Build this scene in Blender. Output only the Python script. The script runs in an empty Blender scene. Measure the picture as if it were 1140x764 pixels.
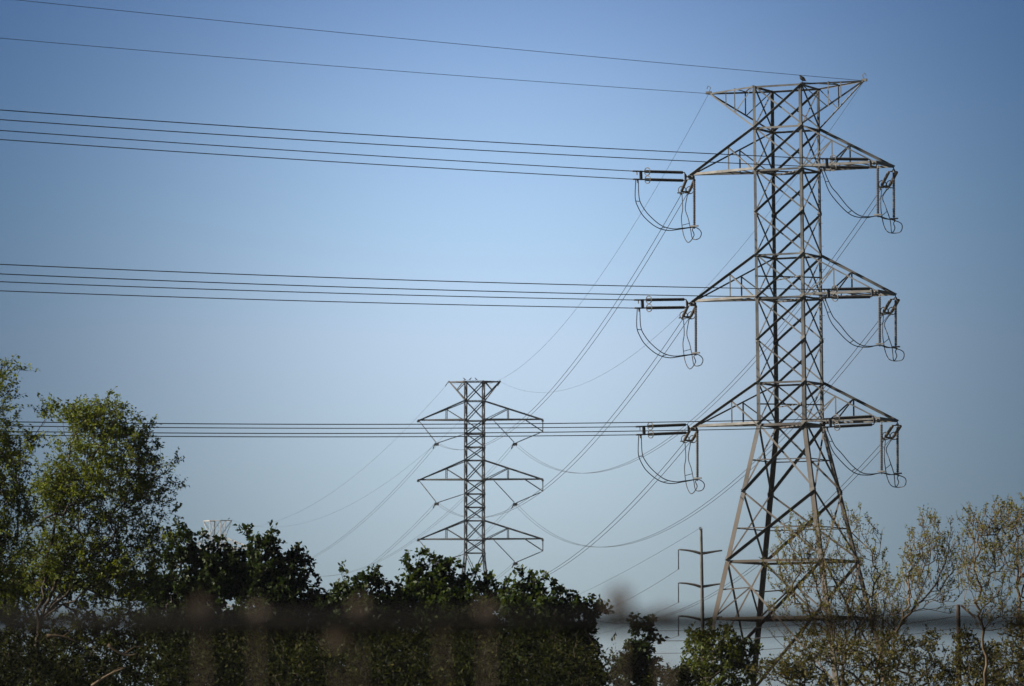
import bpy, math, random
import numpy as np
from mathutils import Vector, Matrix

# ------------------------------------------------------------------ camera, sky, sun, exposure
F = 6333.0                      # focal length in pixels of the 1140 px wide photograph
TILT = math.atan((825.87 - 382.0) / F)
CT, ST = math.cos(TILT), math.sin(TILT)
EYE = 1.6
scene = bpy.context.scene
cam_d = bpy.data.cameras.new("camera")
cam = bpy.data.objects.new("camera", cam_d)
scene.collection.objects.link(cam)
cam.location = (0, 0, EYE)
cam.rotation_euler = (math.pi / 2 + TILT, 0, 0)
cam_d.sensor_width = 36.0
cam_d.lens = 36.0 * F / 1140.0
cam_d.clip_end = 20000
cam_d.dof.use_dof = True
cam_d.dof.focus_distance = 300.0
cam_d.dof.aperture_fstop = 3.9
scene.camera = cam

SUN_TO = Vector((-0.99, -0.10, 0)).normalized()
SUN_EL = math.radians(27)
SUN_TO = Vector((SUN_TO.x * math.cos(SUN_EL), SUN_TO.y * math.cos(SUN_EL), math.sin(SUN_EL)))
sun_d = bpy.data.lights.new("sun", 'SUN')
sun_d.energy = 4.2
sun_d.angle = math.radians(0.5)
sun_d.color = (1.0, 0.91, 0.78)
sun = bpy.data.objects.new("sun", sun_d)
scene.collection.objects.link(sun)
sun.location = (-60, 0, 80)
sun.rotation_euler = (-SUN_TO).to_track_quat('-Z', 'Y').to_euler()

world = bpy.data.worlds.new("World")
scene.world = world
world.use_nodes = True
wt = world.node_tree
for n in list(wt.nodes):
    wt.nodes.remove(n)
WN = lambda k: wt.nodes.new(k)
wout = WN('ShaderNodeOutputWorld')
wbg = WN('ShaderNodeBackground')
wbg.inputs['Strength'].default_value = 0.15
wtc = WN('ShaderNodeTexCoord')
wsep = WN('ShaderNodeSeparateXYZ')
wt.links.new(wtc.outputs['Generated'], wsep.inputs[0])
# sky dome looked up a little higher than it stands: deep blue comes down towards the horizon
wrmp = WN('ShaderNodeMapRange')
wrmp.inputs['From Min'].default_value = 0.0
wrmp.inputs['From Max'].default_value = 0.112
wrmp.inputs['To Min'].default_value = 0.16
wrmp.inputs['To Max'].default_value = 0.62
wrmp.clamp = False
wt.links.new(wsep.outputs['Z'], wrmp.inputs['Value'])
wmin = WN('ShaderNodeMath'); wmin.operation = 'MINIMUM'; wmin.inputs[1].default_value = 0.95
wt.links.new(wrmp.outputs[0], wmin.inputs[0])
wcmb = WN('ShaderNodeCombineXYZ')
wt.links.new(wsep.outputs['X'], wcmb.inputs['X'])
wt.links.new(wsep.outputs['Y'], wcmb.inputs['Y'])
wt.links.new(wmin.outputs[0], wcmb.inputs['Z'])
wnrm = WN('ShaderNodeVectorMath'); wnrm.operation = 'NORMALIZE'
wt.links.new(wcmb.outputs[0], wnrm.inputs[0])
wsky = WN('ShaderNodeTexSky')
wsky.sky_type = 'NISHITA'
wsky.sun_disc = False
wsky.sun_elevation = SUN_EL
wsky.sun_rotation = math.atan2(SUN_TO.x, SUN_TO.y)
wsky.air_density = 1.0
wsky.dust_density = 0.6
wsky.ozone_density = 1.6
wt.links.new(wnrm.outputs[0], wsky.inputs['Vector'])
# sky tinted by height, then lens vignetting painted in around the view direction
SKY_STOPS = [(0.0167, (0.485, 0.408, 0.312)), (0.05, (0.621, 0.528, 0.403)), (0.0833, (0.766, 0.65, 0.505)), (0.1167, (0.9, 0.76, 0.613)), (0.15, (0.887, 0.845, 0.723)), (0.1833, (0.9, 0.893, 0.827)), (0.2167, (0.871, 0.898, 0.918)), (0.36, (0.189, 0.2, 0.21)), (1.0, (0.117, 0.12, 0.13))]
SKY_GAIN = 1.666
VIGNETTE_LO = (0.105, 0.182, 0.244)
VIGNETTE_HI = (1.13, 1.07, 1.03)
VIGNETTE_W = 0.068
wr1 = WN('ShaderNodeMapRange')
wr1.inputs['From Min'].default_value = 0.0
wr1.inputs['From Max'].default_value = 0.6
wt.links.new(wsep.outputs['Z'], wr1.inputs['Value'])
wramp = WN('ShaderNodeValToRGB')
while len(wramp.color_ramp.elements) < len(SKY_STOPS):
    wramp.color_ramp.elements.new(0.5)
for e_, (p_, c_) in zip(wramp.color_ramp.elements, SKY_STOPS):
    e_.position = p_
    e_.color = (*c_, 1)
wt.links.new(wr1.outputs[0], wramp.inputs['Fac'])
wmul = WN('ShaderNodeVectorMath'); wmul.operation = 'MULTIPLY'
wt.links.new(wsky.outputs[0], wmul.inputs[0])
wt.links.new(wramp.outputs['Color'], wmul.inputs[1])
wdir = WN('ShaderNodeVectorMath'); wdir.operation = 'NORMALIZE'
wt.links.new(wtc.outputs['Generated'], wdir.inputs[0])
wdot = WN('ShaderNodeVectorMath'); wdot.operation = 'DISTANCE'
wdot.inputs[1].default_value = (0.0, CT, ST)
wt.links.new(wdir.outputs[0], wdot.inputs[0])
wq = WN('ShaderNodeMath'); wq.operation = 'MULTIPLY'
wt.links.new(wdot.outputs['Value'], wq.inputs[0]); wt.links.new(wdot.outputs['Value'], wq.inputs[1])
wq2 = WN('ShaderNodeMath'); wq2.operation = 'MULTIPLY'; wq2.inputs[1].default_value = -1.0 / VIGNETTE_W ** 2
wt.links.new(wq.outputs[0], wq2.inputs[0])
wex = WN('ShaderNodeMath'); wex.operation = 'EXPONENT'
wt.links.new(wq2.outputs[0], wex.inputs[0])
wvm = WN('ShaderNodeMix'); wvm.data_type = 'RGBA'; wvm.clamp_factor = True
wvm.inputs['A'].default_value = (*[v * SKY_GAIN for v in VIGNETTE_LO], 1)
wvm.inputs['B'].default_value = (*[v * SKY_GAIN for v in VIGNETTE_HI], 1)
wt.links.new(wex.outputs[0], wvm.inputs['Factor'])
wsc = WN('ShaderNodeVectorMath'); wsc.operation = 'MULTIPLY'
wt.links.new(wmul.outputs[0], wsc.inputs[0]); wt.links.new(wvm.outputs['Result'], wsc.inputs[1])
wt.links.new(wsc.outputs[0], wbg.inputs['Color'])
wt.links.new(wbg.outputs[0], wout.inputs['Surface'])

scene.view_settings.view_transform = 'Standard'
scene.view_settings.look = 'None'
scene.view_settings.exposure = 0.8
scene.view_settings.gamma = 1.0
scene.cycles.volume_bounces = 0
scene.cycles.max_bounces = 6
scene.cycles.use_denoising = True

COL = scene.collection
rng = np.random.default_rng(7)
random.seed(7)


# ------------------------------------------------------------------ helpers
def P(px, py, Y):
    """Point of the place seen at that pixel of the photograph, Y metres ahead."""
    dx, du = (px - 570.0) / F, (382.0 - py) / F
    d = Vector((dx, CT - du * ST, ST + du * CT))
    k = Y / d.y
    return Vector((dx * k, Y, EYE + d.z * k))


def PX(px, Y):
    return (px - 570.0) / F * Y


class MB:
    def __init__(self):
        self.v, self.f = [], []

    def add(self, vs, fs):
        o = len(self.v)
        self.v += [tuple(x) for x in vs]
        self.f += [tuple(i + o for i in f) for f in fs]
        return self

    def prism(self, p0, p1, sec0, sec1=None):
        """sec: list of offset vectors (closed outline) swept from p0 to p1."""
        sec1 = sec1 or sec0
        n = len(sec0)
        vs = [p0 + s for s in sec0] + [p1 + s for s in sec1]
        fs = [(i, (i + 1) % n, n + (i + 1) % n, n + i) for i in range(n)]
        fs += [tuple(range(n - 1, -1, -1)), tuple(range(n, 2 * n))]
        return self.add(vs, fs)

    def angle(self, p0, p1, size, n1, n2, t=0.02):
        """steel angle: two flanges along n1 and n2 from the heel line p0-p1."""
        p0, p1 = Vector(p0), Vector(p1)
        ax = (p1 - p0).normalized()
        a = Vector(n1); a = (a - ax * a.dot(ax)).normalized()
        b = Vector(n2); b = b - ax * b.dot(ax); b = (b - a * b.dot(a)).normalized()
        self.prism(p0, p1, [a * size, a * size + b * t, a * t + b * t, a * t + b * size, b * size, Vector((0, 0, 0))])
        return self

    def box(self, c, ex, ey, ez):
        c, ex, ey, ez = Vector(c), Vector(ex), Vector(ey), Vector(ez)
        vs = [c + ex * i + ey * j + ez * k for i in (-1, 1) for j in (-1, 1) for k in (-1, 1)]
        return self.add(vs, [(0, 1, 3, 2), (4, 6, 7, 5), (0, 4, 5, 1), (2, 3, 7, 6), (0, 2, 6, 4), (1, 5, 7, 3)])

    def tube(self, pts, r, n=5, cap=True):
        pts = [Vector(p) for p in pts]
        rs = r if hasattr(r, '__len__') else [r] * len(pts)
        o = len(self.v)
        ref = None
        for i, p in enumerate(pts):
            d = (pts[min(i + 1, len(pts) - 1)] - pts[max(i - 1, 0)])
            if d.length < 1e-9:
                d = Vector((0, 0, 1))
            d.normalize()
            if ref is None:
                ref = d.orthogonal().normalized()
            else:
                ref = ref - d * ref.dot(d)
                ref = ref.normalized() if ref.length > 1e-6 else d.orthogonal().normalized()
            b = d.cross(ref)
            for k in range(n):
                a = 2 * math.pi * k / n
                self.v.append(tuple(p + (ref * math.cos(a) + b * math.sin(a)) * rs[i]))
        for i in range(len(pts) - 1):
            for k in range(n):
                k2 = (k + 1) % n
                self.f.append((o + i * n + k, o + i * n + k2, o + (i + 1) * n + k2, o + (i + 1) * n + k))
        if cap:
            self.f.append(tuple(o + k for k in range(n - 1, -1, -1)))
            m = o + (len(pts) - 1) * n
            self.f.append(tuple(m + k for k in range(n)))
        return self

    def build(self, name, mat, parent=None, origin=None, smooth=False):
        me = bpy.data.meshes.new(name)
        if parent is not None and origin is None:
            origin = ORG.get(parent.name, Vector((0, 0, 0)))
        origin = Vector(origin) if origin is not None else Vector((0, 0, 0))
        v = np.array(self.v, dtype=float) - np.array(origin)
        me.from_pydata(v.tolist(), [], self.f)
        me.materials.append(mat)
        if smooth:
            me.polygons.foreach_set('use_smooth', [True] * len(me.polygons))
        me.update()
        o = bpy.data.objects.new(name, me)
        COL.objects.link(o)
        if parent is not None:
            o.parent = parent
            ORG[o.name] = origin
        else:
            o.location = origin
            ORG[o.name] = origin
        return o


ORG = {}      # world origin that the children of an object are written against


def tag(o, label=None, cat=None, group=None, kind=None):
    if label: o['label'] = label
    if cat: o['category'] = cat
    if group: o['group'] = group
    if kind: o['kind'] = kind
    return o


def empty(name, loc, label=None, cat=None, group=None):
    o = bpy.data.objects.new(name, None)
    o.empty_display_size = 0.5
    COL.objects.link(o)
    o.location = loc
    ORG[o.name] = Vector(loc)
    return tag(o, label, cat, group)


def copy_tree(o, parent=None):
    c = o.copy()
    COL.objects.link(c)
    if parent is not None:
        c.parent = parent
    for ch in o.children:
        copy_tree(ch, c)
    return c


def principled(name, base, rough=0.7, metal=0.0, var=None, scale=3.0, var2=None, scale2=0.4, bump=0.0, bscale=40.0,
               spec=0.4, island=0.0, trans=0.0, trans_col=None, rust=False):
    m = bpy.data.materials.new(name)
    m.use_nodes = True
    nt = m.node_tree
    b = nt.nodes['Principled BSDF']
    out = nt.nodes['Material Output']
    b.inputs['Roughness'].default_value = rough
    b.inputs['Metallic'].default_value = metal
    b.inputs['Specular IOR Level'].default_value = spec
    b.inputs['Base Color'].default_value = (*base, 1)
    src = None
    tc = nt.nodes.new('ShaderNodeTexCoord')
    if var is not None:
        nz = nt.nodes.new('ShaderNodeTexNoise')
        nz.inputs['Scale'].default_value = scale
        nz.inputs['Detail'].default_value = 5
        nt.links.new(tc.outputs['Object'], nz.inputs['Vector'])
        rp = nt.nodes.new('ShaderNodeValToRGB')
        rp.color_ramp.elements[0].position = 0.36
        rp.color_ramp.elements[1].position = 0.64
        rp.color_ramp.elements[0].color = (*base, 1)
        rp.color_ramp.elements[1].color = (*var, 1)
        nt.links.new(nz.outputs['Fac'], rp.inputs['Fac'])
        src = rp.outputs['Color']
        if var2 is not None:
            n2 = nt.nodes.new('ShaderNodeTexNoise')
            n2.inputs['Scale'].default_value = scale2
            n2.inputs['Detail'].default_value = 4
            nt.links.new(tc.outputs['Object'], n2.inputs['Vector'])
            r2 = nt.nodes.new('ShaderNodeValToRGB')
            r2.color_ramp.elements[0].position = 0.45
            r2.color_ramp.elements[1].position = 0.62
            r2.color_ramp.elements[0].color = (0, 0, 0, 1)
            r2.color_ramp.elements[1].color = (1, 1, 1, 1)
            nt.links.new(n2.outputs['Fac'], r2.inputs['Fac'])
            mx = nt.nodes.new('ShaderNodeMix'); mx.data_type = 'RGBA'
            nt.links.new(r2.outputs['Color'], mx.inputs['Factor'])
            nt.links.new(src, mx.inputs['A'])
            mx.inputs['B'].default_value = (*var2, 1)
            src = mx.outputs['Result']
    if rust:                     # brown weathering of the lower part of the tower, broken up by noise
        sx = nt.nodes.new('ShaderNodeSeparateXYZ')
        nt.links.new(tc.outputs['Object'], sx.inputs[0])
        n3 = nt.nodes.new('ShaderNodeTexNoise'); n3.inputs['Scale'].default_value = 0.5; n3.inputs['Detail'].default_value = 6
        nt.links.new(tc.outputs['Object'], n3.inputs['Vector'])
        ma = nt.nodes.new('ShaderNodeMath'); ma.operation = 'MULTIPLY_ADD'; ma.inputs[1].default_value = 26.0
        nt.links.new(n3.outputs['Fac'], ma.inputs[0]); nt.links.new(sx.outputs['Z'], ma.inputs[2])
        mp_ = nt.nodes.new('ShaderNodeMapRange'); mp_.inputs['From Min'].default_value = 42.0; mp_.inputs['From Max'].default_value = 24.0
        mp_.inputs['To Max'].default_value = 0.85
        nt.links.new(ma.outputs[0], mp_.inputs['Value'])
        m3 = nt.nodes.new('ShaderNodeMix'); m3.data_type = 'RGBA'
        nt.links.new(mp_.outputs[0], m3.inputs['Factor']); nt.links.new(src, m3.inputs['A'])
        m3.inputs['B'].default_value = (0.118, 0.092, 0.070, 1)
        src = m3.outputs['Result']
    if island > 0:
        g = nt.nodes.new('ShaderNodeNewGeometry')
        hs = nt.nodes.new('ShaderNodeHueSaturation')
        mr = nt.nodes.new('ShaderNodeMapRange')
        mr.inputs['To Min'].default_value = 1 - island
        mr.inputs['To Max'].default_value = 1 + island
        nt.links.new(g.outputs['Random Per Island'], mr.inputs['Value'])
        nt.links.new(mr.outputs[0], hs.inputs['Value'])
        mr2 = nt.nodes.new('ShaderNodeMapRange')
        mr2.inputs['To Min'].default_value = 0.5 + 0.06 * island
        mr2.inputs['To Max'].default_value = 0.5 - 0.06 * island
        nt.links.new(g.outputs['Random Per Island'], mr2.inputs['Value'])
        nt.links.new(mr2.outputs[0], hs.inputs['Hue'])
        if src is not None:
            nt.links.new(src, hs.inputs['Color'])
        else:
            hs.inputs['Color'].default_value = (*base, 1)
        src = hs.outputs['Color']
    if src is not None:
        nt.links.new(src, b.inputs['Base Color'])
    if bump > 0:
        nb = nt.nodes.new('ShaderNodeTexNoise')
        nb.inputs['Scale'].default_value = bscale
        nt.links.new(tc.outputs['Object'], nb.inputs['Vector'])
        bp = nt.nodes.new('ShaderNodeBump')
        bp.inputs['Strength'].default_value = bump
        nt.links.new(nb.outputs['Fac'], bp.inputs['Height'])
        nt.links.new(bp.outputs['Normal'], b.inputs['Normal'])
    if trans > 0:
        tr = nt.nodes.new('ShaderNodeBsdfTranslucent')
        tr.inputs['Color'].default_value = (*(trans_col or base), 1)
        ms = nt.nodes.new('ShaderNodeMixShader')
        ms.inputs['Fac'].default_value = trans
        nt.links.new(b.outputs[0], ms.inputs[1])
        nt.links.new(tr.outputs[0], ms.inputs[2])
        nt.links.new(ms.outputs[0], out.inputs['Surface'])
    return m


M = dict(
    steel=principled('weathered_steel', (0.115, 0.118, 0.122), 0.6, 0.15, (0.060, 0.061, 0.062), 1.3, (0.175, 0.175, 0.174), 0.35, rust=True),
    galv=principled('galvanised_steel', (0.27, 0.265, 0.255), 0.5, 0.3, (0.19, 0.18, 0.17), 2.0),
    farsteel=principled('grey_steel', (0.125, 0.126, 0.128), 0.6, 0.15, (0.085, 0.083, 0.082), 0.8),
    chord=principled('sunlit_weathered_steel', (0.25, 0.245, 0.235), 0.55, 0.15, (0.15, 0.145, 0.138), 1.1),  # tower steel made paler: sunlight on chords and gussets put into the colour
    palesteel=principled('pale_steel', (0.50, 0.49, 0.47), 0.7, 0.0, (0.42, 0.41, 0.39), 0.8),
    polymer=principled('insulator_polymer', (0.05, 0.05, 0.055), 0.45, 0.0, (0.035, 0.035, 0.04), 5.0),
    porcelain=principled('brown_grey_porcelain', (0.14, 0.12, 0.105), 0.4, 0.0, (0.09, 0.075, 0.065), 5.0),
    wire=principled('aluminium_conductor', (0.07, 0.075, 0.085), 0.6, 0.3, (0.05, 0.055, 0.065), 1.0),
    polesteel=principled('pole_steel', (0.145, 0.137, 0.128), 0.75, 0.05, (0.105, 0.098, 0.09), 1.2),
    wood=principled('creosote_wood', (0.10, 0.065, 0.04), 0.9, 0, (0.055, 0.035, 0.025), 4.0, bump=0.3),
    bark=principled('grey_brown_bark', (0.075, 0.06, 0.045), 0.95, 0, (0.045, 0.035, 0.028), 6.0, bump=0.5, bscale=25),
    palebark=principled('pale_bark', (0.20, 0.145, 0.09), 0.9, 0, (0.09, 0.064, 0.042), 2.0, bump=0.5, bscale=25),
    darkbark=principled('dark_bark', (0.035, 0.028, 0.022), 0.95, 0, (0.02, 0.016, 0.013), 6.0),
    leaf_mid=principled('mid_green_leaf', (0.120, 0.160, 0.014), 0.6, 0, (0.075, 0.105, 0.010), 0.35, island=0.5, trans=0.3, trans_col=(0.24, 0.28, 0.012), spec=0.2),
    leaf_dark=principled('dark_green_leaf', (0.013, 0.027, 0.006), 0.5, 0, (0.028, 0.048, 0.008), 0.4, island=0.55, trans=0.2, trans_col=(0.05, 0.08, 0.006), spec=0.2),  # deep green, darkened further to put the row's shade into the colour
    leaf_bush=principled('bush_leaf', (0.055, 0.085, 0.014), 0.55, 0, (0.095, 0.11, 0.02), 0.6, island=0.55, trans=0.28, trans_col=(0.15, 0.18, 0.012), spec=0.2),
    leaf_bud=principled('spring_bud_leaf', (0.185, 0.19, 0.034), 0.65, 0, (0.12, 0.115, 0.022), 0.6, island=0.5, trans=0.28, trans_col=(0.26, 0.25, 0.025), spec=0.2),
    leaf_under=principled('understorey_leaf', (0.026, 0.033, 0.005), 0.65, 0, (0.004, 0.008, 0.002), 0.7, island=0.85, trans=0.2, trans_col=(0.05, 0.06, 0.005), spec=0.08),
    leaf_olive=principled('olive_leaf', (0.125, 0.115, 0.026), 0.65, 0, (0.065, 0.068, 0.016), 0.5, island=0.6, trans=0.25, trans_col=(0.18, 0.16, 0.02), spec=0.15),
    dry=principled('dry_weed', (0.29, 0.235, 0.19), 0.95, 0, (0.19, 0.15, 0.12), 30.0, spec=0.1),
    leaf_sunlit=principled('sunlit_dark_leaf', (0.034, 0.062, 0.010), 0.5, 0, (0.020, 0.040, 0.007), 0.5, island=0.6, trans=0.25, trans_col=(0.09, 0.13, 0.01), spec=0.2),  # lighter copy of the dark leaf, sunlight on the tips put into its colour
    fence=principled('dark_coated_rail', (0.010, 0.010, 0.011), 0.7, 0.0, (0.018, 0.016, 0.015), 8.0, spec=0.15),
    feather=principled('black_feather', (0.007, 0.007, 0.008), 0.7, 0, (0.012, 0.011, 0.01), 12.0, spec=0.15),
    ground=principled('dry_grass_ground', (0.055, 0.055, 0.028), 0.95, 0, (0.08, 0.068, 0.036), 0.08, (0.035, 0.045, 0.018), 0.02),
)

# ------------------------------------------------------------------ ground
g = MB()
NX, NY = 24, 48
xs = np.linspace(-4500, 4500, NX)
ys = np.linspace(-300, 9000, NY)
gv = []
for y in ys:
    for x in xs:
        rise = 0.0
        if y > 900:
            rise = 0.008 * (min(y, 2200) - 900)
        gv.append((x, y, rise))
gf = [(j * NX + i, j * NX + i + 1, (j + 1) * NX + i + 1, (j + 1) * NX + i) for j in range(NY - 1) for i in range(NX - 1)]
g.add(gv, gf)
tag(g.build('ground', M['ground']), kind='structure')


def ground_z(y):
    # the sheet is piecewise linear between its rows
    z = [0.008 * (min(v, 2200) - 900) if v > 900 else 0.0 for v in ys]
    return float(np.interp(y, ys, z))


# ------------------------------------------------------------------ lattice towers
class Frame:
    """local tower axes: u along the crossarms, v across, z up; a very slight lean."""

    def __init__(self, x0, y0, yaw, lean=0.0, zbase=0.0):
        self.x0, self.y0, self.lean, self.zb = x0, y0, lean, zbase
        self.cy, self.sy = math.cos(yaw), math.sin(yaw)

    def __call__(self, u, v, z):
        dx = u * self.cy + v * self.sy
        dy = -u * self.sy + v * self.cy
        ze = z - EYE
        cl, sl = math.cos(self.lean), math.sin(self.lean)
        return Vector((self.x0 + dx * cl - ze * sl, self.y0 + dy, EYE + ze * cl + dx * sl))

    def dirv(self, u, v, z):
        return self(u, v, z) - self(0, 0, 0)


def face_defs():
    # name, corner a, corner b (in (u,v) signs), inward normal sign vector (u,v)
    return [((-1, -1), (1, -1), (0, 1)), ((-1, 1), (1, 1), (0, -1)),
            ((-1, -1), (-1, 1), (1, 0)), ((1, -1), (1, 1), (-1, 0))]


def lattice_body(root, T, hw, levels, girts, legsize, bsize, mat, leg_parts=True, gusset=None):
    """legs, panel bracing and girts. hw(z) half width; levels: panel heights top to bottom."""
    zs = levels
    # legs
    legs = {}
    for su, sv in ((-1, -1), (1, -1), (1, 1), (-1, 1)):
        m = MB()
        for a, b in zip(zs[:-1], zs[1:]):
            pa, pb = T(su * hw(a), sv * hw(a), a), T(su * hw(b), sv * hw(b), b)
            sz = legsize(0.5 * (a + b))
            m.angle(pb, pa, sz, T.dirv(-su, 0, 0), T.dirv(0, -sv, 0), t=0.03)
        legs[(su, sv)] = m.build('leg', mat, root)
    # bracing: one part per panel and face
    for a, b in zip(zs[:-1], zs[1:]):
        for fi, (c0, c1, nin) in enumerate(face_defs()):
            m = MB()
            s = bsize(0.5 * (a + b))
            A0, B0 = T(c0[0] * hw(a), c0[1] * hw(a), a), T(c1[0] * hw(a), c1[1] * hw(a), a)
            A1, B1 = T(c0[0] * hw(b), c0[1] * hw(b), b), T(c1[0] * hw(b), c1[1] * hw(b), b)
            nv = T.dirv(nin[0], nin[1], 0).normalized()
            up = Vector((0, 0, 1))
            off = nv * 0.035
            along = (B0 - A0).normalized()
            if fi < 2:
                nout = T.dirv(0, -1, 0).normalized()
                # rising to the right: outstanding flange on the upper left edge, towards -v
                m.angle(A1 + off, B0 + off, s * 1.12, -up + along, nout)
                # falling to the right
                m.angle(A0 + off * 1.8, B1 + off * 1.8, s * .82, up + along, -nout)
            else:
                m.angle(A1 + off, B0 + off, s * .75, -up + along, T.dirv(1, 0, 0))
                m.angle(A0 + off * 1.8, B1 + off * 1.8, s * .9, up + along, T.dirv(1, 0, 0))
            m.build('bracing', mat, root)
    for z in girts:
        for fi, (c0, c1, nin) in enumerate(face_defs()):
            m = MB()
            nv = T.dirv(nin[0], nin[1], 0).normalized()
            A, B = T(c0[0] * hw(z), c0[1] * hw(z), z), T(c1[0] * hw(z), c1[1] * hw(z), z)
            m.angle(A + nv * 0.06, B + nv * 0.06, bsize(z) * 1.05, (0, 0, -1), nv)
            m.build('girt', mat, root)
    return legs


# ---- the near tension tower
YAW = math.radians(23.81)
T1 = Frame(19.841, 400.0, YAW, 0.01005)
W1 = 3.657 / 2
ZARM1 = [41.86, 32.82, 23.92]
ZTOP1 = [44.85, 35.86, 26.85]
ZPEAK = 47.77
ZF = 23.92


def hw1(z):
    return W1 if z >= ZF else W1 * (1 + 2.44 * (ZF - z) / ZF)


tower = empty('transmission_tower', T1(0, 0, 0),
              'tall near lattice tower of brown steel with three pairs of crossarms', 'transmission tower')
lv = [47.77, 44.85, 41.86, 38.86, 35.86, 32.82, 29.84, 26.85, 23.92, 19.12, 14.32, 5.25, 0.0]
leg_sz = lambda z: 0.20 + 0.012 * max(0, 36 - z) * 0.5 if z > ZF else 0.30 + 0.002 * (ZF - z)
br_sz = lambda z: 0.13 if z > ZF else 0.17
legs1 = lattice_body(tower, T1, hw1, lv, [47.77, 44.85, 41.86, 35.86, 32.82, 26.85, 23.92, 14.32, 10.31], leg_sz, br_sz, M['steel'])

# redundant members of the flared body
for zl, zh in ((19.12, 23.92), (14.32, 19.12)):
    zm = 0.5 * (zl + zh) - 0.12
    h = hw1(zm)
    for c0, c1, nin in face_defs():
        m = MB()
        nv = T1.dirv(nin[0], nin[1], 0).normalized()
        A, B = T1(c0[0] * h, c0[1] * h, zm), T1(c1[0] * h, c1[1] * h, zm)
        m.angle(A + nv * 0.1, B + nv * 0.1, 0.075, (0, 0, -1), nv)
        m.build('redundant_strut', M['steel'], tower)
for c0, c1, nin in face_defs():          # bottom panel: quarter struts
    m = MB()
    nv = T1.dirv(nin[0], nin[1], 0).normalized()
    za, zb = 14.32, 5.25
    ht, hb = hw1(za), hw1(zb)
    for s in (1, -1):
        ca, cb = (c0, c1) if s > 0 else (c1, c0)
        top, bot = T1(ca[0] * ht, ca[1] * ht, za), T1(cb[0] * hb, cb[1] * hb, zb)
        q = top.lerp(bot, 0.21)
        q2 = top.lerp(bot, 0.44)
        zq = 12.3
        lg = T1(ca[0] * hw1(zq), ca[1] * hw1(zq), zq)
        m.angle(lg + nv * 0.12, q + nv * 0.12, 0.09, (0, 0, -1), nv)
        lg2 = T1(ca[0] * hw1(10.31), ca[1] * hw1(10.31), 10.31)
        m.angle(lg2 + nv * 0.12, q + nv * 0.12, 0.10, (0, 0, -1), nv)
        m.angle(lg2 + nv * 0.14, q2 + nv * 0.14, 0.10, (0, 0, -1), nv)
    m.build('redundant_strut', M['steel'], tower)
# internal cross members at the arm levels
for z in ZARM1 + [ZTOP1[2] - 1.45, ZTOP1[1] - 1.45]:
    m = MB()
    h = hw1(z)
    m.angle(T1(-h, -h, z - .05), T1(h, h, z - .05), 0.09, (0, 0, -1), T1.dirv(1, -1, 0))
    m.angle(T1(h, -h, z - .12), T1(-h, h, z - .12), 0.09, (0, 0, -1), T1.dirv(1, 1, 0))
    m.build('plan_bracing', M['steel'], tower)
# gusset plates at the leg joints
for su, sv in ((-1, -1), (1, -1), (1, 1), (-1, 1)):
    for z in lv[1:-1]:
        m = MB()
        h = hw1(z)
        c = T1(su * h, sv * h, z)
        k = 0.17 if z > ZF else 0.20
        eu, ev = T1.dirv(1, 0, 0), T1.dirv(0, 1, 0)
        # one bent plate wrapped round the corner
        a_, b_ = c - eu * su * k * 1.7, c - ev * sv * k * 1.7
        o1, o2 = -ev * sv * -0.02, -eu * su * -0.02
        co = c + o1 + o2
        hz_ = Vector((0, 0, k * 1.05))
        m.add([a_ + o1 - hz_ * .5, co - hz_, b_ + o2 - hz_ * .5, a_ + o1 + hz_ * .5, co + hz_, b_ + o2 + hz_ * .5,
               a_ - hz_ * .5, c - hz_, b_ - hz_ * .5, a_ + hz_ * .5, c + hz_, b_ + hz_ * .5],
              [(0, 1, 4, 3), (1, 2, 5, 4), (9, 10, 7, 6), (10, 11, 8, 7), (3, 4, 10, 9), (4, 5, 11, 10), (1, 0, 6, 7), (2, 1, 7, 8), (0, 3, 9, 6), (5, 2, 8, 11)])
        m.build('gusset_plate', M['chord'], legs1[(su, sv)])
# step bolts up two of the legs
for su, sv in ((-1, 1), (1, 1)):
    for i in range(49):
        m = MB()
        z = 7.0 + i * .82
        h = hw1(z)
        c = T1(su * h, sv * h, z)
        d = T1.dirv(-su, 0, 0) if i % 2 else T1.dirv(0, -sv, 0)
        q_ = T1.dirv(0.0, -1, 0) if i % 2 else T1.dirv(1, 0, 0)
        p = c + d * 0.12
        m.tube([p, p + q_ * 0.20], 0.018, 4)
        m.build('step_bolt', M['galv'], legs1[(su, sv)])

LARM = 7.36
up = Vector((0, 0, 1))


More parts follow.
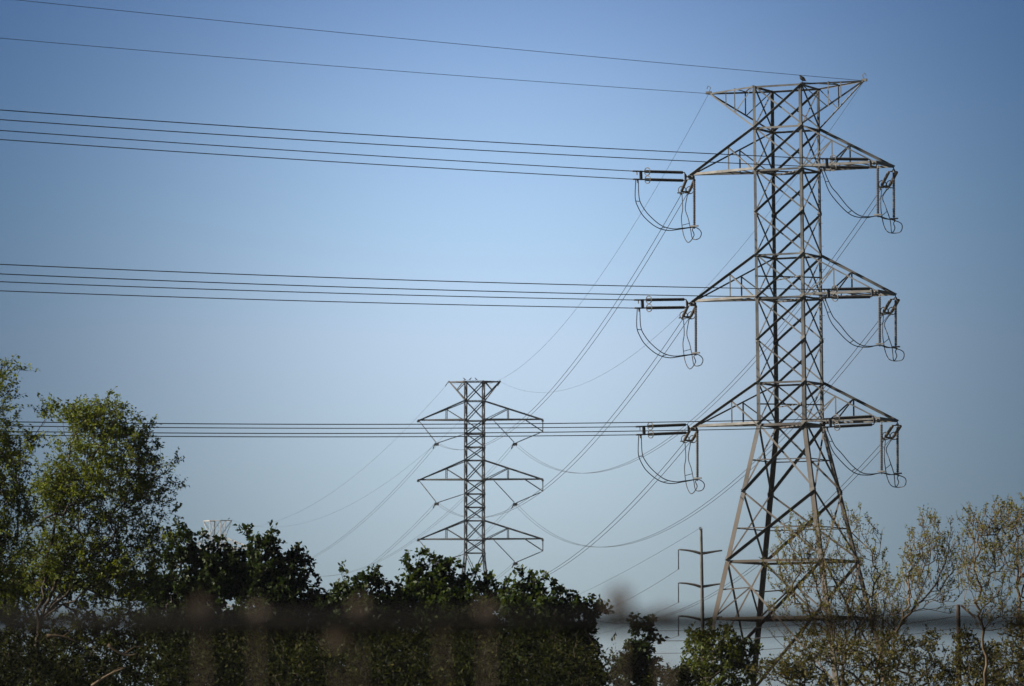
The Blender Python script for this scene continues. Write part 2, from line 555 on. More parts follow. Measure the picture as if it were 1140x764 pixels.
def crossarm(root, T, hw, side, zb, zt, L, pointed, s, mat, chord=None, web=True):
    """bottom chords at zb, top chords from zt on the body to the tip."""
    m = MB()
    mc = MB()
    hb, ht = hw(zb), hw(zt)
    ends = []
    for sv in (-1, 1):
        e = T(side * L, 0 if pointed else sv * hb, zb)
        if pointed:
            e = e + T.dirv(0, sv * 0.06, 0)
        ends.append(e)
        b0 = T(side * hb, sv * hb, zb)
        t0 = T(side * ht, sv * ht, zt)
        inw = T.dirv(0, -sv, 0)
        (mc if chord else m).angle(b0, e, s * 1.15, (0, 0, 1), inw)
        if side < 0:
            # the near chord has its flange turned outwards along the upper edge, which shades it
            m.angle(t0, e + up * 0.05, s if sv < 0 else s * .7, (0, 0, -1), -inw if sv < 0 else inw)
        elif sv < 0:
            m.angle(t0, e + up * 0.05, s * .6, (0, 0, -1), inw)
        else:
            m.angle(t0, e + up * 0.05, s, T.dirv(0, .8, 0) + up * .65, T.dirv(0, .65, 0) - up * .8)
        if web:
            tm = t0.lerp(e, 0.40)
            bm_ = b0.lerp(e, 0.40)
            tm2 = t0.lerp(e, 0.70)
            m.angle(tm, bm_, s * 0.6, T.dirv(1, 0, 0), inw)
            m.angle(tm, b0, s * 0.6, (0, 0, -1), inw)
            if not pointed:
                m.angle(tm, b0.lerp(e, 0.12), s * 0.55, (0, 0, -1), inw)
    # lacing between the two bottom chords
    pts = [(T(side * hb, sv * hb, zb), ends[i]) for i, sv in enumerate((-1, 1))]
    n = 4
    for k in range(n):
        a = pts[0][0].lerp(pts[0][1], k / n)
        b = pts[1][0].lerp(pts[1][1], (k + 1) / n)
        c = pts[1][0].lerp(pts[1][1], k / n)
        if k % 2 == 0:
            m.angle(a + up * .05, b + up * .05, s * 0.5, up, T.dirv(1, 0, 0))
        else:
            m.angle(c + up * .05, pts[0][0].lerp(pts[0][1], (k + 1) / n) + up * .05, s * 0.5, up, T.dirv(1, 0, 0))
        if k:
            m.angle(a + up * .08, c + up * .08, s * 0.5, up, T.dirv(1, 0, 0))
    if not pointed:
        m.angle(ends[0] - up * .02, ends[1] - up * .02, s * 1.3, up, T.dirv(-side, 0, 0))
    else:
        m.box(T(side * (L - .05), 0, zb - .1), T.dirv(0.16, 0, 0), T.dirv(0, 0.14, 0), up * 0.13)
    o = m.build('crossarm', mat, root)
    if chord:
        mc.build('bottom_chord', chord, o)
    return o, ends


tipL, tipR = [], []
for zb, zt in zip(ZARM1, ZTOP1):
    crossarm(tower, T1, hw1, -1, zb, zt, LARM, True, 0.15, M['steel'], M['chord'])
    tipL.append(T1(-LARM, 0, zb))
    _, e = crossarm(tower, T1, hw1, 1, zb, zt, LARM, False, 0.15, M['steel'], M['chord'])
    tipR.append(e)

gwtip = []
for side in (-1, 1):
    m = MB()
    G = 5.885
    tip = T1(side * G, 0, ZPEAK + side * 0.127)
    gwtip.append(tip)
    for sv in (-1, 1):
        t0, b0 = T1(side * W1, sv * W1, ZPEAK), T1(side * W1, sv * W1, 44.85)
        inw = T1.dirv(0, -sv, 0)
        m.angle(t0, tip + up * .03, 0.115, (0, 0, -1), inw)
        m.angle(b0, tip - up * .03, 0.115, (0, 0, 1), inw)
        for q, qq in ((0.42, 0.42), (0.62, 0.62)) if sv < 0 else ((0.42, 0.42),):
            m.angle(t0.lerp(tip, q), b0.lerp(tip, qq), 0.07, T1.dirv(1, 0, 0), inw)
        m.angle(t0, b0.lerp(tip, 0.42), 0.07, (0, 0, -1), inw)
    a = [T1(side * W1, sv * W1, ZPEAK) for sv in (-1, 1)]
    m.angle(a[0].lerp(tip, .42), a[1].lerp(tip, .42), 0.07, up, T1.dirv(1, 0, 0))
    m.angle(a[0], a[1].lerp(tip, .42), 0.07, up, T1.dirv(1, 0, 0))
    # clamp horn at the tip
    hp = [tip + up * .1, tip + T1.dirv(-.15 * side, 0, .42), tip + T1.dirv(.06 * side, 0, .55), tip + T1.dirv(.14 * side, 0, .35)]
    m.tube(hp, 0.03, 5)
    m.box(tip + up * .05, T1.dirv(.2, 0, 0), T1.dirv(0, .08, 0), up * .1)
    m.build('earthwire_arm', M['steel'], tower)

# ------------------------------------------------------------------ insulators, jumpers, conductors
A_IN = math.radians(45)
DL = Vector((-math.sin(A_IN), -math.cos(A_IN), 0))
STR = 5.4                        # tip to conductor clamp


def rod_with_sheds(m, p0, p1, r0, r1, n, sides=8):
    pts, rs = [], []
    for k in range(n):
        for q, r in ((0.0, r0), (0.35, r1), (0.55, r1), (0.9, r0)):
            t = (k + q) / n
            pts.append(p0.lerp(p1, t)); rs.append(r)
    m.tube(pts, rs, sides)


def ring(m, c, ax, R, r, n=14):
    ax = Vector(ax).normalized()
    a = ax.orthogonal().normalized()
    b = ax.cross(a)
    m.tube([c + (a * math.cos(2 * math.pi * k / n) + b * math.sin(2 * math.pi * k / n)) * R for k in range(n + 1)], r, 5, cap=False)


def make_strain(rod):
    """double strain insulator along local +X, strings one above the other."""
    r = empty('strain_insulator', (0, 0, 0))
    X = lambda x, y, z: Vector((x, y, z))
    m = MB()
    m.tube([X(0, 0, 0), X(.45, 0, 0)], 0.05, 6)
    m.box(X(.2, 0, 0), X(.12, 0, 0), X(0, .05, 0), X(0, 0, .09))
    m.build('link', M['galv'], r)
    for x, k, w in ((.52, 0.30, .10), (STR - .28, 0.34, .13)):
        m = MB()
        m.add([X(x - w, .03, -.10), X(x + w, .03, -k), X(x + w, .03, k), X(x - w, .03, .10),
               X(x - w, -.03, -.10), X(x + w, -.03, -k), X(x + w, -.03, k), X(x - w, -.03, .10)] if x < 1 else
              [X(x - w, .04, -k), X(x + w, .04, -k), X(x + w, .04, k), X(x - w, .04, k),
               X(x - w, -.04, -k), X(x + w, -.04, -k), X(x + w, -.04, k), X(x - w, -.04, k)],
              [(3, 2, 1, 0), (4, 5, 6, 7), (0, 1, 5, 4), (1, 2, 6, 5), (2, 3, 7, 6), (3, 0, 4, 7)])
        m.build('yoke_plate', M['polymer'], r)
    for s in (-1, 1):
        m = MB()
        z = s * .285
        m.tube([X(.6, 0, z), X(.85, 0, z)], .035, 6)
        rod_with_sheds(m, X(.82, 0, z), X(STR - .75, 0, z), .06, .115, 34)
        m.tube([X(STR - .78, 0, z), X(STR - .35, 0, z)], .05, 6)
        ist = m.build('insulator_string', rod, r)
        m = MB()
        ring(m, X(STR - .95, 0, z), (1, 0, 0), .27, .035)
        m.tube([X(STR - .95, -.27, z), X(STR - .7, 0, z), X(STR - .95, .27, z)], .022, 4)
        m.build('corona_ring', M['galv'], ist)
        m = MB()
        m.tube([X(STR - .1, 0, z), X(STR + .55, 0, z)], .06, 6)
        m.tube([X(STR + .12, 0, z), X(STR + .12, 0, z - .26)], .045, 6)
        m.build('dead_end_clamp', M['galv'], ist)
    return r


def orient(o, loc, xdir, zref):
    x = Vector(xdir).normalized()
    z = Vector(zref); z = (z - x * z.dot(x)).normalized()
    y = z.cross(x)
    mt = Matrix((x, y, z)).transposed()
    o.location = loc
    o.rotation_euler = mt.to_euler()


proto_strain = [make_strain(M['polymer']), make_strain(M['porcelain'])]
used = [False, False]


def place_strain(loc, xdir, zref, label, kind=0):
    if not used[kind]:
        o = proto_strain[kind]; used[kind] = True
    else:
        o = copy_tree(proto_strain[kind])
    orient(o, loc, xdir, zref)
    tag(o, label, 'insulator', 'strain insulators at the crossarm tips')
    return o


def make_post():
    r = empty('jumper_insulator', (0, 0, 0))
    m = MB()
    m.tube([Vector((0, 0, .05)), Vector((0, 0, -.3))], .05, 6)
    m.build('hanger', M['galv'], r)
    m = MB()
    rod_with_sheds(m, Vector((0, 0, -.25)), Vector((0, 0, -3.45)), .065, .11, 26)
    m.build('insulator_string', M['porcelain'], r)
    m = MB()
    m.tube([Vector((0, 0, -3.42)), Vector((0, 0, -3.72))], .05, 6)
    m.box(Vector((0, 0, -3.52)), (.3, 0, 0), (0, .06, 0), (0, 0, .05))
    m.build('clamp', M['galv'], r)
    return r


proto_post = [make_post()]
pused = [False]


def place_post(loc, label):
    if not pused[0]:
        o = proto_post[0]; pused[0] = True
    else:
        o = copy_tree(proto_post[0])
    o.location = loc
    o.rotation_euler = (0, 0, -YAW)
    tag(o, label, 'insulator', 'hanging insulators that hold the jumper loops')
    return o


def spline(pts, n=8):
    """Catmull-Rom through the points."""
    pts = [Vector(p) for p in pts]
    q = [pts[0] * 2 - pts[1]] + pts + [pts[-1] * 2 - pts[-2]]
    out = []
    for i in range(1, len(q) - 2):
        for k in range(n):
            t = k / n
            a, b, c, d = q[i - 1], q[i], q[i + 1], q[i + 2]
            out.append(0.5 * ((2 * b) + (c - a) * t + (2 * a - 5 * b + 4 * c - d) * t * t + (3 * b - a - 3 * c + d) * t ** 3))
    out.append(pts[-1])
    return out


def span(p0, p1, sag, n=40):
    return [p0.lerp(p1, k / n) - Vector((0, 0, 4 * sag * (k / n) * (1 - k / n))) for k in range(n + 1)]


def bundle(p0, p1, sag, off0, off1, r, label, group, n=60, tmax=1.0, nsp=5, cat='conductor', name='conductor_bundle'):
    root = empty(name, p0, label, cat, group)
    paths = []
    for s in (-1, 1):
        pts = []
        for k in range(n + 1):
            t = tmax * k / n
            pts.append(p0.lerp(p1, t) + off0.lerp(off1, min(1, t)) * s - Vector((0, 0, 4 * sag * t * (1 - t))))
        m = MB()
        m.tube(pts, r, 5)
        m.build('wire', M['wire'], root)
        paths.append(pts)
    for k in range(nsp):
        i = int((k + .6) / nsp * n)
        m = MB()
        m.tube([paths[0][i], paths[1][i]], r * 0.8, 4)
        m.build('spacer', M['wire'], root)
    return root


LEVEL = ['top', 'middle', 'lowest']
# far towers' frame first, so wires know where they go
D2 = 855.0
K2 = D2 / F
YAW2 = math.radians(6.2)


def z_at(py, Y):
    return EYE + (825.87 - py) * Y / F * 1.0


T2 = Frame(PX(528.3, D2), D2, YAW2, 0.0)
ZA2 = [z_at(y, D2) for y in (468.6, 535.2, 601.6)]
ZT2 = [z_at(y, D2) for y in (446.5, 512.8, 580.0)]
ZP2 = z_at(424.8, D2)
W2 = 10.65 * K2
ARM2 = 71 * K2
VL2 = [Vector((PX(486, D2), D2, z_at(494, D2))), Vector((PX(486.2, D2), D2, z_at(560.5, D2))), Vector((PX(486.6, D2), D2, z_at(627, D2)))]
VR2 = [Vector((PX(573.4, D2), D2, z_at(494, D2))), Vector((PX(573.6, D2), D2, z_at(561, D2))), Vector((PX(574, D2), D2, z_at(627, D2)))]

S_IN = dict(L=[2.45, 3.25, 3.55], R=[3.25, 3.55, 4.2])
SPAN_IN = 300.0
AWAY_SAG = dict(L=[7.0, 7.0, 7.0], R=[11.0, 11.0, 11.0])
for side in 'LR':
    sname = 'left' if side == 'L' else 'right'
    for i in range(3):
        if side == 'L':
            t_in = tipL[i] + Vector((0, 0, -.08)); t_out = tipL[i] + Vector((0.05, .15, -.14))
        else:
            t_in = tipR[i][0] + Vector((-.05, -.05, -.05)); t_out = tipR[i][1] + Vector((0, .1, -.14))
        lab_arm = '%s %s arm of the near tower' % (LEVEL[i], sname)
        sag = S_IN[side][i]
        slope = -4 * sag / SPAN_IN - 0.02
        din = Vector((DL.x, DL.y, slope)).normalized()
        # drop of the string makes the conductor start a little lower
        place_strain(t_in, din, (0, 0, 1), 'dark double insulator pulling left from the ' + lab_arm)
        p0 = t_in + din * (STR + .5)
        zdir = Vector((0, 0, 1)); zdir = (zdir - din * zdir.dot(din)).normalized()
        p1 = p0 + DL * SPAN_IN
        bundle(p0, p1, sag, zdir * .285, zdir * .30, .031,
               'dark cable pair going left from the ' + lab_arm, 'cable pairs leaving to the left', n=60, tmax=0.75, nsp=0)
        # away from the camera
        VV = (VL2 if side == 'L' else VR2)[i]
        sg = AWAY_SAG[side][i]
        ch = VV - t_out
        sl = ch.z / ch.xy.length - 4 * sg / ch.xy.length
        dout = Vector((ch.x, ch.y, 0)).normalized()
        dstr = (dout + Vector((0, 0, sl - 0.05))).normalized()
        lat = dout.cross(Vector((0, 0, 1))).normalized()
        place_strain(t_out, dstr, lat, 'short pale double insulator pulling away behind the ' + lab_arm, 1)
        q0 = t_out + dstr * (STR + .5)
        bundle(q0, VV, sg, lat * .2, lat * .25, .023,
               'cable pair from the %s to the distant one' % lab_arm, 'cable pairs to the distant tower', n=70, nsp=0)
        # posts and jumper
        if side == 'L':
            pp = [T1(-LARM + .28, 0, ZARM1[i] - .1)]
            place_post(pp[0], 'single hanging insulator rod under the ' + lab_arm)
        else:
            pp = [tipR[i][0] + T1.dirv(.05, .15, -.1), tipR[i][1] + T1.dirv(0.0, -.1, -.1)]
            place_post(pp[0], 'inner hanging insulator rod near the end of the ' + lab_arm)
            place_post(pp[1], 'outermost hanging insulator rod at the end of the ' + lab_arm)
        jr = empty('jumper_loop', pp[0] + Vector((0, 0, -3.6)),
                   'drooping pair of jumper cables looped under the ' + lab_arm, 'jumper cable', 'jumper loops under the crossarms')
        jp = []
        a0 = t_in + din * (STR + .12) + Vector((0, 0, -.5))
        b0 = t_out + dstr * (STR + .15)
        f0 = pp[0] + Vector((0, 0, -3.62))
        f1 = pp[-1] + Vector((0, 0, -3.62))
        H = a0.z - f0.z
        if side == 'L':
            IN = (((-.03, .40), (.02, .62), (.12, .84), (.32, 1.06), (.53, 1.13), (.76, 1.07)),
                  ((.04, .40), (.11, .62), (.23, .82), (.42, 1.02), (.62, 1.08), (.80, 1.04)))
            OUT = (((-2, 2), (0, 8), (-6, 15), (-11, 6), (-13, -14), (-11, -28)), ((8, 5), (6, 11), (-1, 11), (-3, 0), (-5, -14), (-8, -28)))
        else:
            IN = (((.03, .22), (.09, .45), (.18, .64), (.39, .93), (.56, 1.06), (.78, 1.07)),
                  ((.09, .22), (.16, .40), (.27, .56), (.45, .84), (.64, 1.02), (.82, 1.04)))
            OUT = (((9, 4), (8, 12), (-4, 12), (-9, 3), (-11, -16), (-10, -30)), ((0, 3), (2, 8), (-1, 12), (-2, -3), (-6, -20), (-8, -32)))
        kp = 400.0 / F
        for w in (0, 1):
            s_ = (-1, 1)[w]
            pts = [a0 + Vector((-DL.x * -.12 * s_ * -1, 0, .25)), a0 + DL * (-.14 * s_)]
            pts += [Vector((a0.x + (f0.x - a0.x) * q, a0.y + (f0.y - a0.y) * q, a0.z - H * d_)) for q, d_ in IN[w]]
            pts.append(f0 + lat * (.08 * s_))
            if side == 'R':
                pts += [f0.lerp(f1, .5) + lat * (.1 * s_) + Vector((0, 0, -.05)), f1 + lat * (.08 * s_)]
            for (ox, oy), dep in zip(OUT[w], (.4, .9, 1.4, 2.1, 3.2, 4.3)):
                pts.append(f1 + Vector((ox * kp, dep, -oy * kp)))
            pts.append(b0 + lat * (.2 * s_) + Vector((0, 0, -.1)))
            path = spline(pts, 8)
            m = MB(); m.tube(path, .034, 5)
            m.build('wire', M['wire'], jr)
            jp.append(path)
        for k in (18, 43, len(jp[0]) - 20):
            m = MB(); m.tube([jp[0][k], jp[1][k]], .03, 4)
            m.build('spacer', M['wire'], jr)


def single_wire(pts, r, label, cat='wire', group=None, name='overhead_wire', n=5, mat='wire'):
    m = MB(); m.tube(pts, r, n)
    o = m.build(name, M[mat], origin=pts[0])
    return tag(o, label, cat, group)


# earth wires
for i, (tip, S) in enumerate(zip(gwtip, (2.6, 1.9))):
    nm = 'left' if i == 0 else 'right'
    end = tip + DL * SPAN_IN
    pts = [tip.lerp(end, t) - Vector((0, 0, 4 * S * t * (1 - t))) for t in np.linspace(0, .75, 50)]
    single_wire(pts, .017, 'thin earth wire going left from the %s peak arm of the near tower' % nm, group='earth wires at the tower tops')
gw2 = [T2(-28 * K2, 0, ZP2), T2(28 * K2, 0, ZP2)]
for i, (tip, S) in enumerate(zip(gwtip, (7.5, 9.0))):
    nm = 'left' if i == 0 else 'right'
    single_wire(span(tip, gw2[i], S, 60), .013, 'faint earth wire from the %s peak arm of the near tower to the distant one' % nm,
                group='earth wires at the tower tops')

# ------------------------------------------------------------------ the distant suspension tower
tower2 = empty('transmission_tower', T2(0, 0, 0),
               'distant grey lattice tower with three birds on its flat top', 'transmission tower')
ZF2 = z_at(616, D2)


def hw2(z):
    return W2 if z >= ZF2 else W2 * (1 + 2.2 * (ZF2 - z) / ZF2)


lv2 = [ZP2]
for a, b, n in ((424.8, 446.5, 1), (446.5, 468.6, 1), (468.6, 512.8, 3), (512.8, 535.2, 1), (535.2, 580, 3), (580, 601.6, 1), (601.6, 616, 1)):
    for k in range(n):
        lv2.append(z_at(a + (b - a) * (k + 1) / n, D2))
lv2 += [ZF2 * .74, ZF2 * .42, 0.0]
lattice_body(tower2, T2, hw2, lv2, lv2[:-2], lambda z: .19, lambda z: .13, M['farsteel'])
VSTUB = []
for i in range(3):
    crossarm(tower2, T2, hw2, -1, ZA2[i], ZT2[i], ARM2 * .9, True, .19, M['farsteel'])
    o, e = crossarm(tower2, T2, hw2, 1, ZA2[i], ZT2[i], ARM2 * 1.08, True, .19, M['farsteel'])
    m = MB()
    tp = T2(ARM2 * 1.08 - .1, 0, ZA2[i])
    lo = tp - Vector((0, 0, 13 * K2))
    m.angle(tp, lo, .14, (1, 0, 0), (0, 1, 0))
    m.angle(T2(ARM2 * 1.08 - 20.5 * K2, 0, ZA2[i]), lo, .16, (0, 0, 1), (0, 1, 0))
    m.build('outrigger', M['farsteel'], tower2)
    VSTUB.append(lo)
for side in (-1, 1):
    m = MB()
    tip = T2(side * 29.5 * K2, 0, ZP2)
    for sv in (-1, 1):
        t0, b0 = T2(side * W2, sv * W2, ZP2), T2(side * W2, sv * W2, ZT2[0])
        m.angle(t0, tip, .2, (0, 0, -1), T2.dirv(0, -sv, 0))
        m.angle(b0, tip, .2, (0, 0, 1), T2.dirv(0, -sv, 0))
        m.angle(b0.lerp(tip, .5), t0, .12, (0, 0, 1), T2.dirv(0, -sv, 0))
    m.tube([tip, tip + Vector((-.5, 0, -.75))], .05, 5)
    m.build('earthwire_arm', M['farsteel'], tower2)

# V strings of the distant tower: each leg of the V is a part
for i in range(3):
    for side, V in (('left', VL2[i]), ('right', VR2[i])):
        if side == 'left':
            a = T2(-ARM2 * .9 + .2, 0, ZA2[i]); b = T2(-W2, -W2, z_at((484.5, 551, 618)[i], D2))
        else:
            a = T2((549.5 - 528.3) * K2, 0, ZA2[i]); b = VSTUB[i]
        r = empty('suspension_insulator', V, 'V-shaped insulator pair under the %s %s arm of the distant tower' % (LEVEL[i], side),
                  'insulator', 'V insulators of the distant tower')
        for p in (a, b):
            m = MB()
            m.tube([p, p.lerp(V, .12)], .05, 5)
            rod_with_sheds(m, p.lerp(V, .1), p.lerp(V, .96), .05, .085, 24, 6)
            m.build('insulator_string', M['polymer'], r)
        m = MB()
        m.box(V + Vector((0, 0, -.15)), (.32, 0, 0), (0, .06, 0), (0, 0, .22))
        m.tube([V + Vector((-.3, 0, -.2)), V + Vector((-.55, .6, -.75))], .09, 5)
        m.build('yoke_plate', M['farsteel'], r)

# ------------------------------------------------------------------ third tower, very far
D3 = 1400.0
K3 = D3 / F
T3 = Frame(PX(242, D3), D3, math.radians(22), 0.0)
gz3 = ground_z(D3)
tower3 = empty('transmission_tower', Vector((PX(242, D3), D3, gz3)),
               'pale whitish lattice tower top just showing above the dark trees on the left', 'transmission tower')
ZP3 = z_at(580, D3)
W3 = 7.9 * K3 * .88
lv3 = [ZP3, z_at(599, D3), z_at(612, D3)]
zz = lv3[-1]
while zz > gz3 + 9:
    zz -= 4.6
    lv3.append(zz)
lv3.append(gz3)
hw3 = lambda z: W3 if z > ZP3 - 26 else W3 * (1 + 2.3 * (ZP3 - 26 - z) / (ZP3 - 26 - gz3))
lattice_body(tower3, T3, hw3, lv3, lv3[:-1], lambda z: .2, lambda z: .09, M['palesteel'])
for k, (yt, yb) in enumerate(((599, 612), (636, 649), (673, 686))):
    for side in (-1, 1):
        crossarm(tower3, T3, hw3, side, z_at(yb, D3), z_at(yt, D3), 43 * K3, True, .2, M['palesteel'])
for side in (-1, 1):
    m = MB()
    tip = T3(side * 18 * K3, 0, ZP3)
    for sv in (-1, 1):
        t0, b0 = T3(side * W3, sv * W3, ZP3), T3(side * W3, sv * W3, lv3[1])
        m.angle(t0, tip, .22, (0, 0, -1), T3.dirv(0, -sv, 0))
        m.angle(b0, tip, .15, (0, 0, 1), T3.dirv(0, -sv, 0))
    m.build('earthwire_arm', M['palesteel'], tower3)
for i in range(3):
    for side, V in (('left', VL2[i]), ('right', VR2[i])):
        sgn = -1 if side == 'left' else 1
        e = T3(sgn * 42 * K3, 0, z_at((612, 649, 686)[i], D3))
        bundle(V, e, (12.5, 12, 11)[i], Vector((.25, 0, 0)), Vector((.25, 0, 0)), .021,
               'faint cable pair from the %s %s arm of the distant tower to the pale one' % (LEVEL[i], side),
               'faint cable pairs beyond the distant tower', n=50, nsp=0)
for i in range(2):
    e = T3((-1, 1)[i] * 18 * K3, 0, ZP3)
    single_wire(span(gw2[i], e, 9, 40), .016, 'very faint earth wire from the %s top of the distant tower to the pale one' % ('left', 'right')[i],
                group='earth wires at the tower tops')

# ------------------------------------------------------------------ monopole with curved arms
DM = 580.0
KM = DM / F
mx = PX(780.6, DM)
mp = empty('utility_pole', (mx + .1, DM, 0), 'slim tapered steel pole with three pairs of curved arms, left of the near tower', 'utility pole')
ztop = z_at(590, DM)
m = MB()
lean = .012 * ztop
m.tube([Vector((mx + lean * .9, DM, 0)), Vector((mx + lean * .5, DM, ztop * .5)), Vector((mx, DM, ztop - .2)), Vector((mx, DM, ztop))], [.29, .22, .14, .10], 12)
m.build('shaft', M['polesteel'], mp, smooth=True)
m = MB()
m.tube([Vector((mx - .15, DM, ztop - .1)), Vector((mx - .2, DM, ztop + .2)), Vector((mx + .05, DM, ztop + .22))], .05, 5)
m.box(Vector((mx, DM, ztop)), (.13, 0, 0), (0, .13, 0), (0, 0, .1))
m.build('peak_clamp', M['galv'], mp)
clampsL = []
for j, y in enumerate((612, 649, 686)):
    for sd in (-1, 1):
        if sd < 0:
            ys_ = [y + 4.3, y + 2.2, y + .6, y]
            xs_ = [780, 773, 764, 755.3]
        else:
            ys_ = [y + 4.3, y + 3.2, y + 1.8, y + 1.0]
            xs_ = [781.5, 789, 797, 804]
        pts = spline([P(a, b, DM) for a, b in zip(xs_, ys_)], 4)
        m = MB(); m.tube(pts, list(np.linspace(.15, .07, len(pts))), 8)
        m.build('curved_arm', M['steel'], mp, smooth=True)
        tp = pts[-1]
        if sd > 0:
            continue
        r = empty('line_insulator', tp, '%s insulator rod hanging from the left curved arm of the steel pole' % ('upper', 'middle', 'lower')[j],
                  'insulator', 'insulators hanging on the steel pole')
        m = MB()
        rod_with_sheds(m, tp, tp - Vector((0, 0, 1.9)), .035, .07, 14, 6)
        m.build('insulator_string', M['polymer'], r)
        m = MB(); m.box(tp - Vector((0, 0, 1.95)), (.08, 0, 0), (0, .12, 0), (0, 0, .06))
        m.build('clamp', M['galv'], r)
        clampsL.append(tp - Vector((0, 0, 2.0)))
for j in range(3):
    e = Vector((PX(590 - 6 * j, 900), 900, z_at((700, 712, 724)[j], 900)))
    single_wire(span(clampsL[j], e, 1.6, 30), .02, 'thin cable leaving the %s left arm of the steel pole towards the trees' % ('upper', 'middle', 'lower')[j],
                group='thin cables of the steel pole')
single_wire(span(Vector((mx, DM, ztop + .2)), Vector((PX(560, 900), 900, z_at(695, 900))), 1.0, 30), .016,
            'thin cable from the very top of the steel pole down to the left', group='thin cables of the steel pole')

# ------------------------------------------------------------------ wood pole at right with low service wires
DW = 240.0
wp = empty('utility_pole', (PX(1067.5, DW), DW, 0), 'short brown wooden pole with a slanting brace among the bare trees at right', 'utility pole')
m = MB()
wt_ = P(1066.8, 673, DW)
m.tube([Vector((wt_.x + .06, DW, 0)), Vector((wt_.x, DW, wt_.z - .03)), wt_], [.13, .085, .06], 10)
m.build('shaft', M['wood'], wp, smooth=True)
m = MB()
b0, b1 = P(1070, 674, DW - .1), P(1086, 688, DW - .3)
d = (b1 - b0).normalized(); n_ = d.cross(Vector((0, 1, 0))).normalized()
m.prism(b0, b1, [n_ * .045 + Vector((0, .05, 0)), -n_ * .045 + Vector((0, .05, 0)), -n_ * .045 - Vector((0, .05, 0)), n_ * .045 - Vector((0, .05, 0))])
m.build('brace', M['wood'], wp)
for j, (y0, y1, x1) in enumerate(((673.5, 702, 700), (686, 713, 700), (699, 727, 690))):
    a = P(1066.8, y0, DW)
    e = P(x1, y1, 300)
    single_wire(span(a, e, .35, 30), .014 if j != 1 else .02, '%s cable from the short wooden pole leftwards behind the near tower legs' % ('topmost', 'middle', 'lowest')[j],
                group='service cables of the wooden pole')
    e2 = P(1200, y0 - 6, 225)
    single_wire(span(a, e2, .15, 12), .014, '%s service cable from the short wooden pole to the right edge' % ('topmost', 'middle', 'lowest')[j],
                group='service cables of the wooden pole')


# ------------------------------------------------------------------ birds
def bird(loc, L, yaw, label, group=None, fat=1.0):
    """one continuous body: lofted tail - body - neck - head - beak, feet drawn in the same mesh."""
    m = MB()
    prof = [(-.55, .10, .015), (-.42, .16, .03), (-.25, .26, .085), (-.05, .40, .13), (.10, .50, .13), (.20, .60, .095), (.25, .68, .07),
            (.31, .74, .072), (.37, .75, .05), (.42, .74, .02), (.50, .725, .006)]
    m.tube([Vector((a * L, 0, b * L)) for a, b, _ in prof], [r * L * (fat if 1 < i_ < 7 else 1) for i_, (*_, r) in enumerate(prof)], 10)
    for s in (-1, 1):
        m.tube([Vector((0, s * .05 * L, .36 * L)), Vector((.02 * L, s * .06 * L, .12 * L)), Vector((.03 * L, s * .06 * L, 0)), Vector((.1 * L, s * .06 * L, 0))],
               [.05 * L, .018 * L, .014 * L, .01 * L], 6)
        m.tube([Vector((.12 * L, s * .11 * L, .50 * L)), Vector((-.08 * L, s * .15 * L, .36 * L)), Vector((-.32 * L, s * .09 * L, .21 * L)), Vector((-.5 * L, s * .03 * L, .12 * L))],
               [.03 * L, .055 * L, .035 * L, .01 * L], 6)
    o = m.build('bird', M['feather'], smooth=True)
    o.location = loc
    o.rotation_euler = (0, 0, yaw)
    return tag(o, label, 'bird', group)


bird(T1(W1 + .12, -W1, ZPEAK + .03), .66, 2.4, 'black bird hunched on the top of the tall near tower', fat=1.7)
gA = 'black birds on the distant tower'
for px, yw, nm in ((517.2, 2.8, 'leftmost'), (523.6, .3, 'middle one'), (530.2, 2.6, 'rightmost')):
    tb = T2(-W2, -W2, ZP2).lerp(T2(W2, -W2, ZP2), (px - 516.6) / 21.5)
    bird(tb + Vector((0, .05, .02)), .55, yw, 'small black bird on the flat top of the distant tower, %s of three' % nm, gA)
bird(T3(14 * K3, 0, ZP3 + .1), .7, .4, 'tiny dark bird perched on the top of the pale faraway tower')


